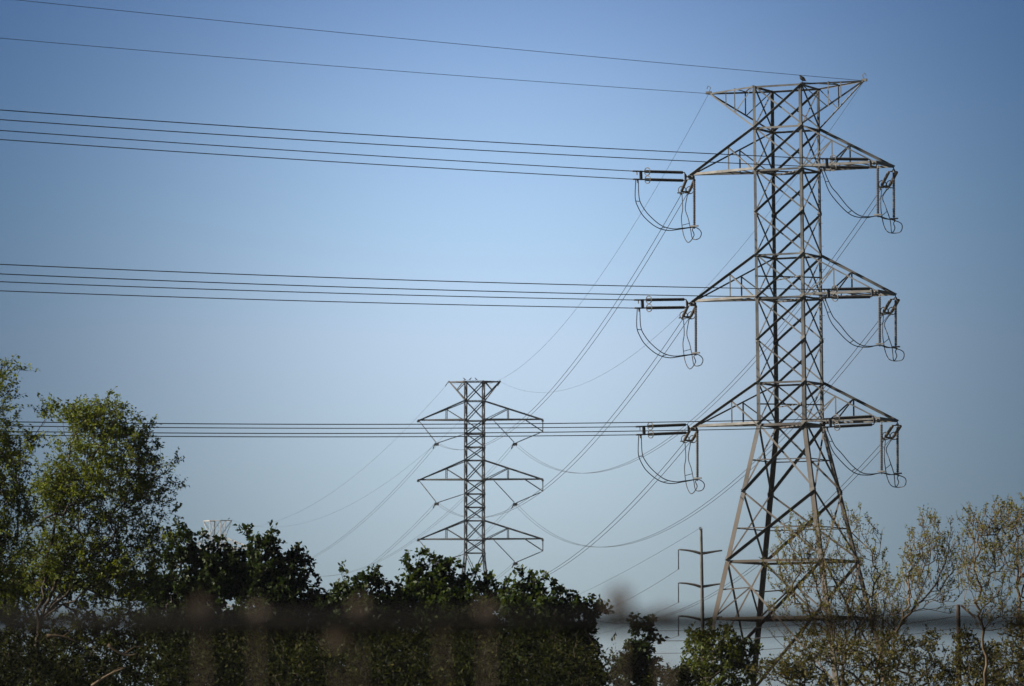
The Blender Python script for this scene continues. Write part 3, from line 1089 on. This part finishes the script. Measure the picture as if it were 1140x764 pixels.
# ------------------------------------------------------------------ vegetation
class Skel:
    """growing branch skeleton: every new branch leaves the best placed node of what is there."""

    def __init__(self, base, fork, seg, rg):
        self.n = [np.array(base, float)]
        self.p = [-1]
        self.d = [np.array([0, 0, 1.0])]
        self.seg, self.rg = seg, rg
        k = max(2, int((fork - base).length / seg))
        for q in range(1, k + 1):
            pt = base.lerp(fork, q / k)
            j = rg.normal(0, .05, 3) if q < k else np.zeros(3)
            self._add(np.array(pt) + j * np.array([1, 1, 0]), len(self.n) - 1)
        self.start = max(1, k - 1)

    def _add(self, pt, par):
        d = pt - self.n[par]
        d = d / (np.linalg.norm(d) + 1e-9)
        self.n.append(pt); self.p.append(par); self.d.append(d)
        return len(self.n) - 1

    def limb(self, pts, jit=.06):
        """polyline of world points; the first is snapped to the nearest node."""
        pts = [np.array(q, float) for q in pts]
        arr = np.array(self.n)
        i = int(np.argmin(np.linalg.norm(arr - pts[0], axis=1)))
        path = spline([Vector(self.n[i])] + [Vector(q) for q in pts[1:]], 6)
        L = sum((path[k + 1] - path[k]).length for k in range(len(path) - 1))
        step = max(1, int(round(self.seg / (L / (len(path) - 1)))))
        for q in path[step::step]:
            i = self._add(np.array(q) + self.rg.normal(0, jit, 3), i)

    def reach(self, c, jit=.05, low=1.2, bend=.18):
        c = np.array(c, float)
        arr = np.array(self.n[self.start:]); dr = np.array(self.d[self.start:])
        v = c - arr
        dist = np.linalg.norm(v, axis=1)
        cosa = (v * dr).sum(1) / (dist + 1e-9)
        cost = dist * (1 + .7 * (1 - cosa)) + np.maximum(0, arr[:, 2] - c[2]) * low
        i = int(np.argmin(cost)) + self.start
        L = dist[i - self.start]
        p0 = self.n[i]
        k = max(1, int(L / self.seg))
        ctrl = p0 + (c - p0) * .45 + self.d[i] * L * bend + np.array([0, 0, -.03 * L])
        j = i
        for q in range(1, k + 1):
            t = q / k
            pt = p0 * (1 - t) ** 2 + ctrl * 2 * t * (1 - t) + c * t * t
            if q < k:
                pt = pt + self.rg.normal(0, jit, 3)
            j = self._add(pt, j)

    def radii(self, rtip, power=2.3):
        r = np.zeros(len(self.n))
        for i in range(len(self.n) - 1, -1, -1):
            if r[i] == 0:
                r[i] = rtip ** power
            if self.p[i] >= 0:
                r[self.p[i]] += r[i]
        return r ** (1 / power)


def limb_mesh(m, nodes, par, r, sides=5):
    kids = {}
    for i, p in enumerate(par):
        kids.setdefault(p, []).append(i)
    stack = [(0, None)]
    while stack:
        i, frm = stack.pop()
        chain = [] if frm is None else [frm]
        j = i
        while True:
            chain.append(j)
            ks = kids.get(j, [])
            if not ks:
                break
            ks = sorted(ks, key=lambda q: -r[q])
            for q in ks[1:]:
                stack.append((q, j))
            j = ks[0]
        if len(chain) > 1:
            rr = [r[q] for q in chain]
            if frm is not None:
                rr[0] = min(rr[0], rr[1] * 1.25)
            m.tube([Vector(nodes[q]) for q in chain], rr, sides if rr[0] > .04 else 4, cap=False)


def leaves_mesh(name, mat, parent, centers, dirs, length, width, rg, fold=0.25, droop=0.0):
    """one small folded leaf with a pointed outline per centre."""
    n = len(centers)
    c = np.asarray(centers, float)
    d = np.asarray(dirs, float)
    d = d / (np.linalg.norm(d, axis=1, keepdims=True) + 1e-9)
    rnd = rg.normal(size=(n, 3))
    s = np.cross(d, rnd); s /= (np.linalg.norm(s, axis=1, keepdims=True) + 1e-9)
    nn = np.cross(s, d)
    L = (length * rg.uniform(.6, 1.25, n))[:, None]
    Wd = (width * rg.uniform(.7, 1.2, n))[:, None] * .5
    v = np.empty((n, 6, 3))
    v[:, 0] = c
    v[:, 1] = c + d * L * .45 + s * Wd + nn * Wd * fold
    v[:, 2] = c + d * L - np.array([0, 0, droop]) * L
    v[:, 3] = c + d * L * .45 - s * Wd + nn * Wd * fold
    v[:, 4] = c + d * L * .12 + s * Wd * .55
    v[:, 5] = c + d * L * .12 - s * Wd * .55
    org = np.array(ORG[parent.name]) if parent is not None else np.zeros(3)
    vv = (v - org).reshape(-1, 3)
    me = bpy.data.meshes.new(name)
    me.vertices.add(n * 6)
    me.vertices.foreach_set('co', vv.ravel())
    base = np.arange(n)[:, None] * 6
    f1 = base + np.array([0, 4, 1, 2])
    f2 = base + np.array([0, 2, 3, 5])
    loops = np.concatenate([f1, f2], axis=1).ravel()
    me.loops.add(len(loops))
    me.loops.foreach_set('vertex_index', loops.astype(np.int32))
    me.polygons.add(n * 2)
    me.polygons.foreach_set('loop_start', np.arange(0, n * 8, 4, dtype=np.int32))
    me.polygons.foreach_set('loop_total', np.full(n * 2, 4, dtype=np.int32))
    me.materials.append(mat)
    me.update(calc_edges=True)
    o = bpy.data.objects.new(name, me)
    COL.objects.link(o)
    if parent is not None:
        o.parent = parent
    return o


def sample_blobs(blobs, n, Y, rg, depth=1.0, shell=0.4):
    """points in the ellipsoids (px, py, rx, ry) standing at distance Y."""
    k = Y / F
    w = np.array([b[2] * b[3] for b in blobs], float)
    w /= w.sum()
    out = []
    for i in rg.choice(len(blobs), n, p=w):
        px, py, rx, ry = blobs[i][:4]
        c = P(px, py, Y)
        q = rg.normal(size=3); q /= np.linalg.norm(q)
        q *= rg.uniform() ** shell
        dr = min(rx, 60) * depth
        out.append((c.x + q[0] * rx * k, c.y + q[1] * dr * k, max(.3, c.z + q[2] * ry * k)))
    return out


def tree(name, label, cat, group, Y, base_px, fork_px, blobs, nclump, seed, bark, leafmat, leaf_len, leaf_wid, per_twig,
         limbs=(), twigs=5, twig_len=.55, rtip=.012, seg=.4, upness=.35, depth=1.0, shell=.4, spread=.5, twig_r=.006, extra_px=(),
         leafy=2.6, power=2.3, low=1.2, jit=.05, bend=.18, scatter=.04, inner=.65):
    rg = np.random.default_rng(seed)
    base = Vector((PX(base_px[0], Y), Y, 0.0))
    fork = P(fork_px[0], fork_px[1], Y)
    root = empty(name, base, label, cat, group)
    sk = Skel(base, fork, seg, rg)
    for lm in limbs:
        dep = rg.normal(0, .9)
        sk.limb([P(q[0], q[1], Y + dep * (i / max(1, len(lm) - 1))) for i, q in enumerate(lm)])
    clumps = sample_blobs(blobs, nclump, Y, rg, depth, shell)
    clumps += [tuple(P(a, b, Y + rg.normal(0, .3))) for a, b in extra_px]
    clumps.sort(key=lambda c: (Vector(c) - fork).length)
    for c in clumps:
        sk.reach(c, jit=jit, bend=bend, low=low)
    nodes, par = sk.n, sk.p
    r = sk.radii(rtip, power)
    m = MB()
    limb_mesh(m, nodes, par, r, 7)
    C, Dv = [], []
    haskid = np.zeros(len(nodes), bool)
    for p in par:
        if p >= 0: haskid[p] = True
    for i, p in enumerate(nodes):
        tip = not haskid[i]
        if r[i] > rtip * leafy or i <= sk.start:
            continue
        nt_ = twigs if tip else max(1, int(twigs * .5))
        if not tip and rg.uniform() > inner:
            continue
        bd = sk.d[i]
        for _ in range(nt_):
            d = rg.normal(size=3); d /= np.linalg.norm(d)
            d = d * .8 + bd * spread + np.array([0, 0, upness])
            d /= np.linalg.norm(d)
            L = twig_len * rg.uniform(.5, 1.3)
            e = p + d * L + np.array([0, 0, -.06 * L])
            if twig_r > 0:
                m.tube([p, (p + e) * .5 + rg.normal(0, .04 * L, 3), e], [twig_r * 1.3, twig_r, twig_r * .6], 3, cap=False)
            nl = max(1, int(rg.poisson(per_twig)))
            t = rg.uniform(.15, 1.05, nl)[:, None]
            C.append(p + (e - p) * t + rg.normal(0, scatter, (nl, 3)))
            Dv.append(d * .5 + rg.normal(size=(nl, 3)) * .6 + np.array([0, 0, -.1]))
    m.build('trunk', bark, root, smooth=True)
    leaves_mesh('crown', leafmat, root, np.concatenate(C), np.concatenate(Dv), leaf_len, leaf_wid, rg, droop=.15)
    return root


G1 = 'mid green trees at the left'
kl = dict(bark=M['bark'], leafmat=M['leaf_mid'], leaf_len=.13, leaf_wid=.062, per_twig=10, twigs=5, twig_len=.5, depth=.8, rtip=.009, power=2.6, bend=.10, leafy=3.2)
# --- left, lit mid green trees
tree('broadleaf_tree', 'mid green tree cut by the left edge, one limb reaching right', 'tree', G1, 196, (-14, 826), (-14, 700),
     [(-30, 560, 60, 110), (-4, 450, 24, 42), (2, 520, 32, 50), (-10, 640, 50, 60), (15, 590, 28, 40), (50, 464, 10, 9), (36, 492, 8, 14), (8, 420, 8, 12)], 760, 11,
     limbs=(((-14, 700), (-12, 600), (-6, 500), (4, 425)), ((-14, 690), (4, 600), (18, 540), (38, 490), (56, 456)), ((-14, 660), (-40, 560), (-50, 500))),
     extra_px=((59, 454), (52, 452), (22, 412), (5, 408)), **kl)
tree('broadleaf_tree', 'large mid green tree at left with dark leaning limbs showing through its leaves', 'tree', G1, 205, (34, 826), (44, 692),
     [(112, 535, 64, 66), (112, 474, 42, 24), (163, 545, 26, 42), (66, 560, 36, 50), (150, 605, 36, 28), (60, 625, 40, 30), (100, 625, 45, 36),
      (84, 465, 14, 14), (148, 490, 22, 20), (140, 648, 40, 24)], 1250, 12,
     limbs=(((44, 692), (60, 655), (85, 615), (108, 575), (118, 520), (116, 462)), ((44, 692), (72, 662), (106, 620), (140, 580), (164, 545), (176, 520)),
            ((44, 692), (50, 640), (60, 590), (70, 540), (84, 475)), ((44, 692), (80, 668), (120, 645), (156, 622), (182, 596)),
            ((44, 692), (36, 640), (30, 600), (44, 550)), ((50, 680), (82, 640), (124, 600), (140, 545), (146, 490)), ((52, 676), (70, 630), (92, 570), (100, 500))),
     extra_px=((118, 444), (98, 450), (192, 540), (194, 516), (152, 468), (176, 600), (190, 560), (70, 470), (196, 545), (186, 525), (190, 572), (184, 610), (176, 500), (164, 476), (58, 500), (132, 450), (108, 446)), **kl)
# --- leafy thicket behind the left trees
kt = dict(kl); kt['leafmat'] = M['leaf_bush']; kt['twig_len'] = .36; kt['leaf_len'] = .15; kt['leaf_wid'] = .08
tree('bush', 'tall leafy green thicket behind the trunk of the large left tree', 'bush', None, 222, (60, 826), (64, 760),
     [(10, 668, 34, 30), (60, 664, 34, 22), (110, 668, 36, 22), (150, 672, 24, 22), (60, 705, 70, 26), (130, 705, 50, 26), (80, 745, 90, 34), (-10, 720, 40, 60), (20, 648, 30, 16), (70, 648, 30, 14), (120, 650, 40, 16)], 1050, 13, **kt)
# --- dark row
GD = 'dark trees in the middle'
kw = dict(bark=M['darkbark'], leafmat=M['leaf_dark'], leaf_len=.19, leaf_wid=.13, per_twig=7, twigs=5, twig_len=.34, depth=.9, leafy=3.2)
dark = [
    ('dark broadleaf tree below the pale faraway tower, beside the green left trees', (205, 826), (210, 720),
     [(206, 612, 16, 16), (222, 622, 16, 14), (182, 662, 20, 20), (200, 640, 30, 28), (238, 640, 32, 34), (246, 612, 7, 10), (205, 690, 52, 40), (225, 745, 60, 44), (172, 652, 7, 14), (196, 598, 6, 8), (215, 720, 60, 45), (258, 640, 20, 26), (222, 655, 40, 24)], 1050,
     ((226, 598), (198, 587), (200, 593), (244, 604), (167, 640), (212, 597))),
    ('dark broadleaf tree with two forked leafy tips, in the dark row', (305, 826), (305, 720),
     [(282, 612, 8, 13), (297, 608, 8, 10), (292, 635, 22, 24), (316, 645, 24, 24), (330, 628, 9, 12), (350, 672, 14, 12), (300, 675, 40, 30), (310, 735, 60, 50), (305, 700, 50, 35), (352, 680, 24, 16), (272, 650, 18, 24), (308, 660, 40, 22)], 1050,
     ((274, 590), (277, 595), (280, 600), (301, 594), (299, 600), (306, 604), (333, 613), (331, 619), (348, 640), (340, 624), (352, 654))),
    ('low dark broadleaf tree in the dip of the dark row', (405, 826), (405, 730),
     [(382, 658, 9, 11), (408, 652, 14, 10), (400, 672, 30, 15), (436, 672, 13, 13), (372, 680, 20, 16), (405, 700, 54, 25), (405, 750, 60, 45), (405, 715, 55, 30), (446, 678, 16, 16), (400, 680, 46, 14)], 980,
     ((380, 636), (381, 642), (383, 648), (416, 637), (414, 643), (442, 655), (398, 645), (428, 655))),
    ('dark broadleaf tree with sunlit tips in front of the distant tower', (500, 826), (500, 720),
     [(468, 638, 12, 13), (490, 638, 13, 12), (480, 660, 28, 18), (520, 655, 16, 13), (540, 656, 13, 11), (505, 682, 50, 24), (505, 745, 65, 50), (505, 705, 55, 35), (452, 670, 14, 18), (556, 668, 20, 14), (510, 668, 46, 14)], 1050,
     ((454, 622), (456, 628), (468, 618), (478, 620), (482, 625), (497, 626), (505, 632), (528, 637), (526, 643), (547, 643), (516, 645))),
    ('dark broadleaf tree at the right end of the dark row', (610, 826), (608, 740),
     [(588, 654, 14, 8), (606, 662, 15, 9), (625, 678, 15, 13), (655, 682, 13, 8), (660, 697, 7, 5), (600, 695, 45, 25), (640, 715, 26, 22), (600, 755, 70, 46), (605, 715, 50, 30), (572, 670, 18, 14), (602, 680, 44, 14)], 1020,
     ((580, 642), (592, 643), (606, 645), (616, 653), (627, 660), (662, 671), (668, 677), (673, 682), (564, 650), (640, 668))),
]
for i, (lab, b, f_, bl, n, ex) in enumerate(dark):
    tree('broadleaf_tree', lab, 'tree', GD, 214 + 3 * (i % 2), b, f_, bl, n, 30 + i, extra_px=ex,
         **dict(kw, leafmat=M['leaf_sunlit'] if i >= 3 else M['leaf_dark']))
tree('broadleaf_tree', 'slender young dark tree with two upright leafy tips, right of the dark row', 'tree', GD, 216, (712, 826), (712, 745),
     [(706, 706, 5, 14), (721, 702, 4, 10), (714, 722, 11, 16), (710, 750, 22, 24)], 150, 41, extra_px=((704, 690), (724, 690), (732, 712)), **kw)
# --- bush under the tower
tree('bush', 'rounded green bush at the foot of the near tower', 'bush', None, 212, (797, 826), (797, 790),
     [(795, 720, 34, 16), (780, 708, 11, 8), (820, 730, 22, 15), (795, 750, 46, 28)], 320, 42, M['bark'], M['leaf_bush'], .15, .085, 7,
     twigs=5, twig_len=.32, depth=.9, extra_px=((770, 702), (790, 697), (808, 700), (836, 718)))
tree('bush', 'low green bush below the slender young dark tree', 'bush', None, 205, (740, 826), (742, 800),
     [(742, 760, 26, 12), (755, 758, 22, 14)], 100, 43, M['bark'], M['leaf_under'], .12, .07, 7, twigs=4, twig_len=.3)

# --- sparse spring trees at right
GS = 'sparse budding trees at the right'
ks = dict(bark=M['palebark'], leafmat=M['leaf_bud'], leaf_len=.10, leaf_wid=.046, per_twig=5.6, power=2.95, twigs=3, twig_len=.38, rtip=.0105,
          upness=1.5, depth=.8, shell=.5, twig_r=.008, seg=.3, jit=.018, bend=.14, leafy=2.6, inner=.85, scatter=.03, low=2.8)
tree('budding_tree', 'sparse budding tree in front of the right legs of the near tower', 'tree', GS, 208, (940, 826), (938, 750),
     [(900, 606, 38, 34), (952, 590, 20, 28), (885, 640, 36, 34), (930, 640, 50, 50), (974, 620, 12, 40), (905, 690, 56, 40), (965, 690, 40, 40), (930, 720, 60, 30)], 680, 51,
     limbs=(((938, 750), (925, 700), (906, 650), (890, 585)), ((938, 750), (940, 700), (950, 640), (958, 572)), ((938, 740), (958, 695), (972, 650), (978, 596)),
            ((930, 720), (908, 690), (880, 660), (862, 620)), ((926, 700), (918, 650), (924, 600), (930, 575)), ((936, 730), (960, 705), (985, 680), (992, 640))), **ks)
tree('budding_tree', 'thin upright shoots of a low budding tree left of the leaning pale trunk', 'tree', GS, 211, (984, 826), (982, 770),
     [(985, 655, 20, 26), (975, 690, 24, 30), (998, 690, 16, 30), (985, 725, 34, 26)], 190, 55,
     limbs=(((982, 770), (978, 720), (972, 670), (970, 640)), ((982, 770), (988, 720), (990, 670), (988, 632)), ((984, 760), (998, 710), (1002, 660))), **ks)
tree('budding_tree', 'sparse budding tree leaning right, between the tower and the wooden pole', 'tree', GS, 204, (970, 826), (976, 742),
     [(1038, 600, 26, 28), (1022, 626, 26, 36), (1056, 628, 20, 34), (1012, 655, 16, 34), (1045, 662, 28, 24)], 260, 52,
     limbs=(((976, 742), (985, 716), (1001, 698), (1018, 675), (1032, 640), (1042, 580)), ((1016, 678), (1043, 656), (1062, 634), (1074, 606)),
            ((1010, 688), (1014, 650), (1014, 595)), ((1020, 670), (1026, 630), (1026, 578)), ((1034, 662), (1052, 630), (1060, 590))), **ks)
tree('budding_tree', 'sparse budding tree with a bare pale lower trunk, right of the wooden pole', 'tree', GS, 200, (1110, 826), (1092, 692),
     [(1090, 600, 24, 36), (1115, 575, 26, 20), (1105, 630, 34, 44), (1080, 650, 16, 36), (1112, 680, 34, 30)], 300, 53,
     limbs=(((1092, 692), (1089, 660), (1084, 620), (1082, 570)), ((1092, 692), (1099, 655), (1106, 610), (1108, 560)), ((1093, 685), (1112, 660), (1128, 625)),
            ((1090, 680), (1078, 650), (1070, 600))), **ks)
tree('budding_tree', 'sparse budding tree with a pale upright trunk at the right edge', 'tree', GS, 210, (1140, 826), (1133, 625),
     [(1135, 580, 26, 28), (1158, 600, 30, 50), (1118, 600, 18, 30), (1140, 640, 22, 30), (1152, 690, 30, 40)], 280, 54,
     limbs=(((1133, 625), (1122, 600), (1108, 572)), ((1133, 625), (1142, 600), (1146, 558)), ((1134, 650), (1150, 620), (1165, 590)), ((1133, 630), (1130, 595), (1126, 562))), **ks)
# low bushes at right
GB = 'low bushes at the bottom right'
kb = dict(bark=M['bark'], leafmat=M['leaf_olive'], leaf_len=.13, leaf_wid=.065, per_twig=5, twigs=5, twig_len=.38, depth=.9, twig_r=.007)
for i, (lab, bx, bl, n) in enumerate((
        ('olive bush at the bottom below the nearest budding tree and tower leg', 890, [(885, 745, 34, 18), (905, 725, 24, 20), (900, 770, 46, 26), (870, 748, 30, 12)], 190),
        ('thin olive bush at the bottom under the leaning pale trunk', 960, [(955, 745, 30, 22), (985, 740, 20, 22), (965, 770, 46, 24), (940, 728, 34, 18), (985, 718, 8, 14)], 170),
        ('dark olive bush standing left of the wooden pole', 1020, [(1015, 735, 24, 22), (1035, 722, 20, 16), (1020, 765, 42, 26), (1000, 722, 16, 16), (1045, 745, 22, 20)], 210),
        ('dark olive bush between the wooden pole and the bare pale trunk', 1082, [(1078, 735, 20, 20), (1085, 760, 34, 26), (1070, 715, 10, 14), (1092, 730, 14, 14)], 180),
        ('brownish olive bush at the bottom right corner', 1130, [(1125, 728, 26, 24), (1140, 700, 22, 20), (1130, 760, 40, 30), (1108, 742, 16, 16)], 250))):
    tree('bush', lab, 'bush', GB, 198 + 2 * i, (bx, 826), (bx, 800), bl, n, 60 + i, **kb)

# --- unseen wood added past the left edge to shade the brush and lower trees
rg = np.random.default_rng(77)
m = MB()
C, Dv = [], []
for k in range(7):
    cx, cy = -22.5 - 2.4 * k + rg.normal(0, .6), 190 + (k * 17 % 40)
    hgt = rg.uniform(10.5, 13.5)
    m.tube([Vector((cx, cy, 0)), Vector((cx + .3, cy, hgt * .4)), Vector((cx, cy + .3, hgt * .85))], [.22, .15, .05], 7)
    for _ in range(130):
        q = rg.normal(size=3); q /= np.linalg.norm(q)
        p = np.array([cx, cy, hgt * .58]) + q * np.array([2.6, 2.6, hgt * .42]) * rg.uniform() ** .4
        m.tube([Vector((cx, cy, min(hgt * .8, p[2] * .8))), Vector(p)], [.03, .008], 4, cap=False)
        C.append(p + rg.normal(0, .38, (55, 3)))
        Dv.append(rg.normal(size=(55, 3)))
wood = leaves_mesh('shade_woodland', M['leaf_mid'], None, np.concatenate(C), np.concatenate(Dv), .16, .085, rg)
tag(wood, 'unseen green wood added left of the left trees for its shade', 'shade_woodland', kind='stuff')
m.build('trunks', M['bark'], wood, origin=(0, 0, 0))

# --- understorey in front of the left and middle trees: nobody could count it
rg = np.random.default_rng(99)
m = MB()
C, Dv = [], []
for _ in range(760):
    px = rg.uniform(-60, 680)
    Y = rg.uniform(188, 209)
    top = 712 + 16 * math.sin(px * .021) + 10 * math.sin(px * .067 + 1) + 7 * math.sin(px * .17)
    py = rg.uniform(top, 835)
    c0 = np.array(P(px, py, Y))
    rad = rg.uniform(.35, .8)
    n0 = int(26 * rad)
    for _ in range(n0):
        q = rg.normal(size=3); q /= np.linalg.norm(q)
        p = c0 + q * rad * rg.uniform() ** .4 * np.array([1, 1, .75])
        p[2] = max(p[2], .2)
        e = p + (q * .6 + rg.normal(0, .4, 3) + np.array([0, 0, .35])) * .4
        if rg.uniform() < .4:
            m.tube([p, e], [.009, .004], 3, cap=False)
        t = rg.uniform(.1, 1, (9, 1))
        C.append(p + (e - p) * t + rg.normal(0, .04, (9, 3)))
        Dv.append(q * .5 + rg.normal(size=(9, 3)) * .6 + np.array([0, 0, -.1]))
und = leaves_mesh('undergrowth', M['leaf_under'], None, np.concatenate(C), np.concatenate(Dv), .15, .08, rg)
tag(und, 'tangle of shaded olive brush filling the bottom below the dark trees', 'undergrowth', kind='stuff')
tw = m.build('stems', M['bark'], und, origin=(0, 0, 0))
# a few pale dead branches lying in the brush
for i, (pts, lab) in enumerate((
        ([(52, 708), (70, 709), (88, 716)], 'pale dead branch lying in the brush at lower left, nearest the trunk'),
        ([(120, 718), (132, 726), (142, 730), (152, 728)], 'pale crooked dead branch in the brush right of the left trunk'),
        ([(102, 764), (120, 752), (140, 743)], 'pale straight dead branch slanting up at the very bottom left'))):
    pp = spline([P(a, b, 188.5 - i * .3) for a, b in pts], 4)
    m = MB(); m.tube(pp, list(np.linspace(.06, .02, len(pp))), 6)
    k_ = len(pp) // 2
    m.tube([pp[k_], pp[k_] + Vector((.35, .2, .25)), pp[k_] + Vector((.7, .25, .28))], [.03, .02, .01], 5)
    tag(m.build('dead_branch', M['palebark'], origin=pp[0], smooth=True), lab, 'branch', 'dead branches in the brush')

# ------------------------------------------------------------------ out of focus fence right in front of the lens
DF = 10.6
FZ = P(570, 692, DF).z
fr = empty('chain_link_fence', (0, DF, 0), 'blurred dark chain link fence rail crossing the bottom of the view', 'fence')
m = MB()
m.tube([Vector((-3.4, DF, FZ)), Vector((0, DF, FZ - .002)), Vector((3.4, DF, FZ + .001))], .019, 12)
m.build('top_rail', M['fence'], fr, smooth=True)
for x in (-2.3, 1.7):
    m = MB()
    m.tube([Vector((x, DF + .05, 0)), Vector((x, DF + .05, FZ - .02)), Vector((x, DF + .05, FZ + .0))], .03, 10)
    m.build('post', M['fence'], fr, smooth=True)
m = MB()
pitch, half = .055, .0275
x = -3.3
while x < 3.3:
    pts = []
    z = FZ + .02
    k = 0
    while z > .05:
        pts.append(Vector((x + (half if k % 2 else -half), DF - .024 + (.003 if k % 2 else -.003), z)))
        z -= .0275
        k += 1
    m.tube(pts, .0009, 3, cap=False)
    x += pitch
m.build('wire_mesh', M['fence'], fr)
# dry weeds poking up at the fence
GW = 'dry weed heads at the fence'
for i, (px, py, low, sz, lab) in enumerate((
        (690, 672, 790, 1.25, 'blurred tan dry weed head rising above the fence against the sky'),
        (741, 690, 790, .8, 'blurred dusky dry weed head at the fence just left of the steel pole'),
        (224, 682, 790, 1.0, 'blurred brown dry weed head at the fence, leftmost of all'),
        (286, 690, 790, .8, 'blurred brown dry weed head at the fence below the dip beside the two forked tips'),
        (376, 706, 790, .9, 'blurred brown dry weed head sitting low at the fence under the dip'),
        (399, 686, 790, 1.0, 'blurred brown dry weed head at the fence, upper one of the pair below the dip'),
        (542, 688, 790, .9, 'blurred brown dry weed head at the fence under the distant tower'),
        (492, 694, 790, .7, 'blurred brown dry weed head at the fence below the sunlit tips'))):
    Yw = DF + .10 + .02 * (i % 3)
    tp = P(px, py, Yw)
    bs = Vector((tp.x + .01 * (i % 3 - 1), Yw, 0))
    r = empty('dry_weed', bs, lab, 'weed', GW)
    rg = np.random.default_rng(200 + i)
    m = MB()
    m.tube([bs, bs.lerp(tp, .5) + Vector((.012, 0, 0)), tp], [.003, .002, .0015], 5)
    for _ in range(2):
        t = rg.uniform(.55, .93)
        q = bs.lerp(tp, t)
        m.tube([q, q + Vector((rg.normal(0, .02), rg.normal(0, .02), .06))], .0018, 3)
    m.build('stem', M['dry'], r)
    C, Dv = [], []
    for _ in range(int(110 * sz)):
        o_ = Vector(rg.normal(size=3)); o_.normalize()
        o_ *= rg.uniform() ** .5
        C.append((tp.x + o_.x * .015 * sz, tp.y + o_.y * .015 * sz, tp.z + o_.z * .022 * sz))
        Dv.append(tuple(o_ + Vector((0, 0, .3))))
    leaves_mesh('seed_head', M['dry'], r, C, Dv, .016, .009, rg)
    if i in (0, 6):
        C, Dv = [], []
        for _ in range(28):
            q = bs.lerp(tp, rg.uniform(.82, .965))
            C.append((q.x + rg.normal(0, .008), q.y + rg.normal(0, .008), q.z))
            Dv.append(tuple(rg.normal(size=3) + np.array([0, 0, .6])))
        leaves_mesh('foliage', M['dry'], r, C, Dv, .02, .006, rg)

# ------------------------------------------------------------------ haze
hz = MB()
hz.box(Vector((0, 4300, 70)), (4600, 0, 0), (0, 4750, 0), (0, 0, 71.5))
HM = bpy.data.materials.new('pale_haze')
HM.use_nodes = True
nt = HM.node_tree
for n in list(nt.nodes):
    nt.nodes.remove(n)
ho = nt.nodes.new('ShaderNodeOutputMaterial')
pv = nt.nodes.new('ShaderNodeVolumePrincipled')
pv.inputs['Color'].default_value = (0.80, 0.87, 0.95, 1)
pv.inputs['Density'].default_value = 0.00004
pv.inputs['Anisotropy'].default_value = 0.2
nt.links.new(pv.outputs[0], ho.inputs['Volume'])
tag(hz.build('haze', HM), kind='stuff')
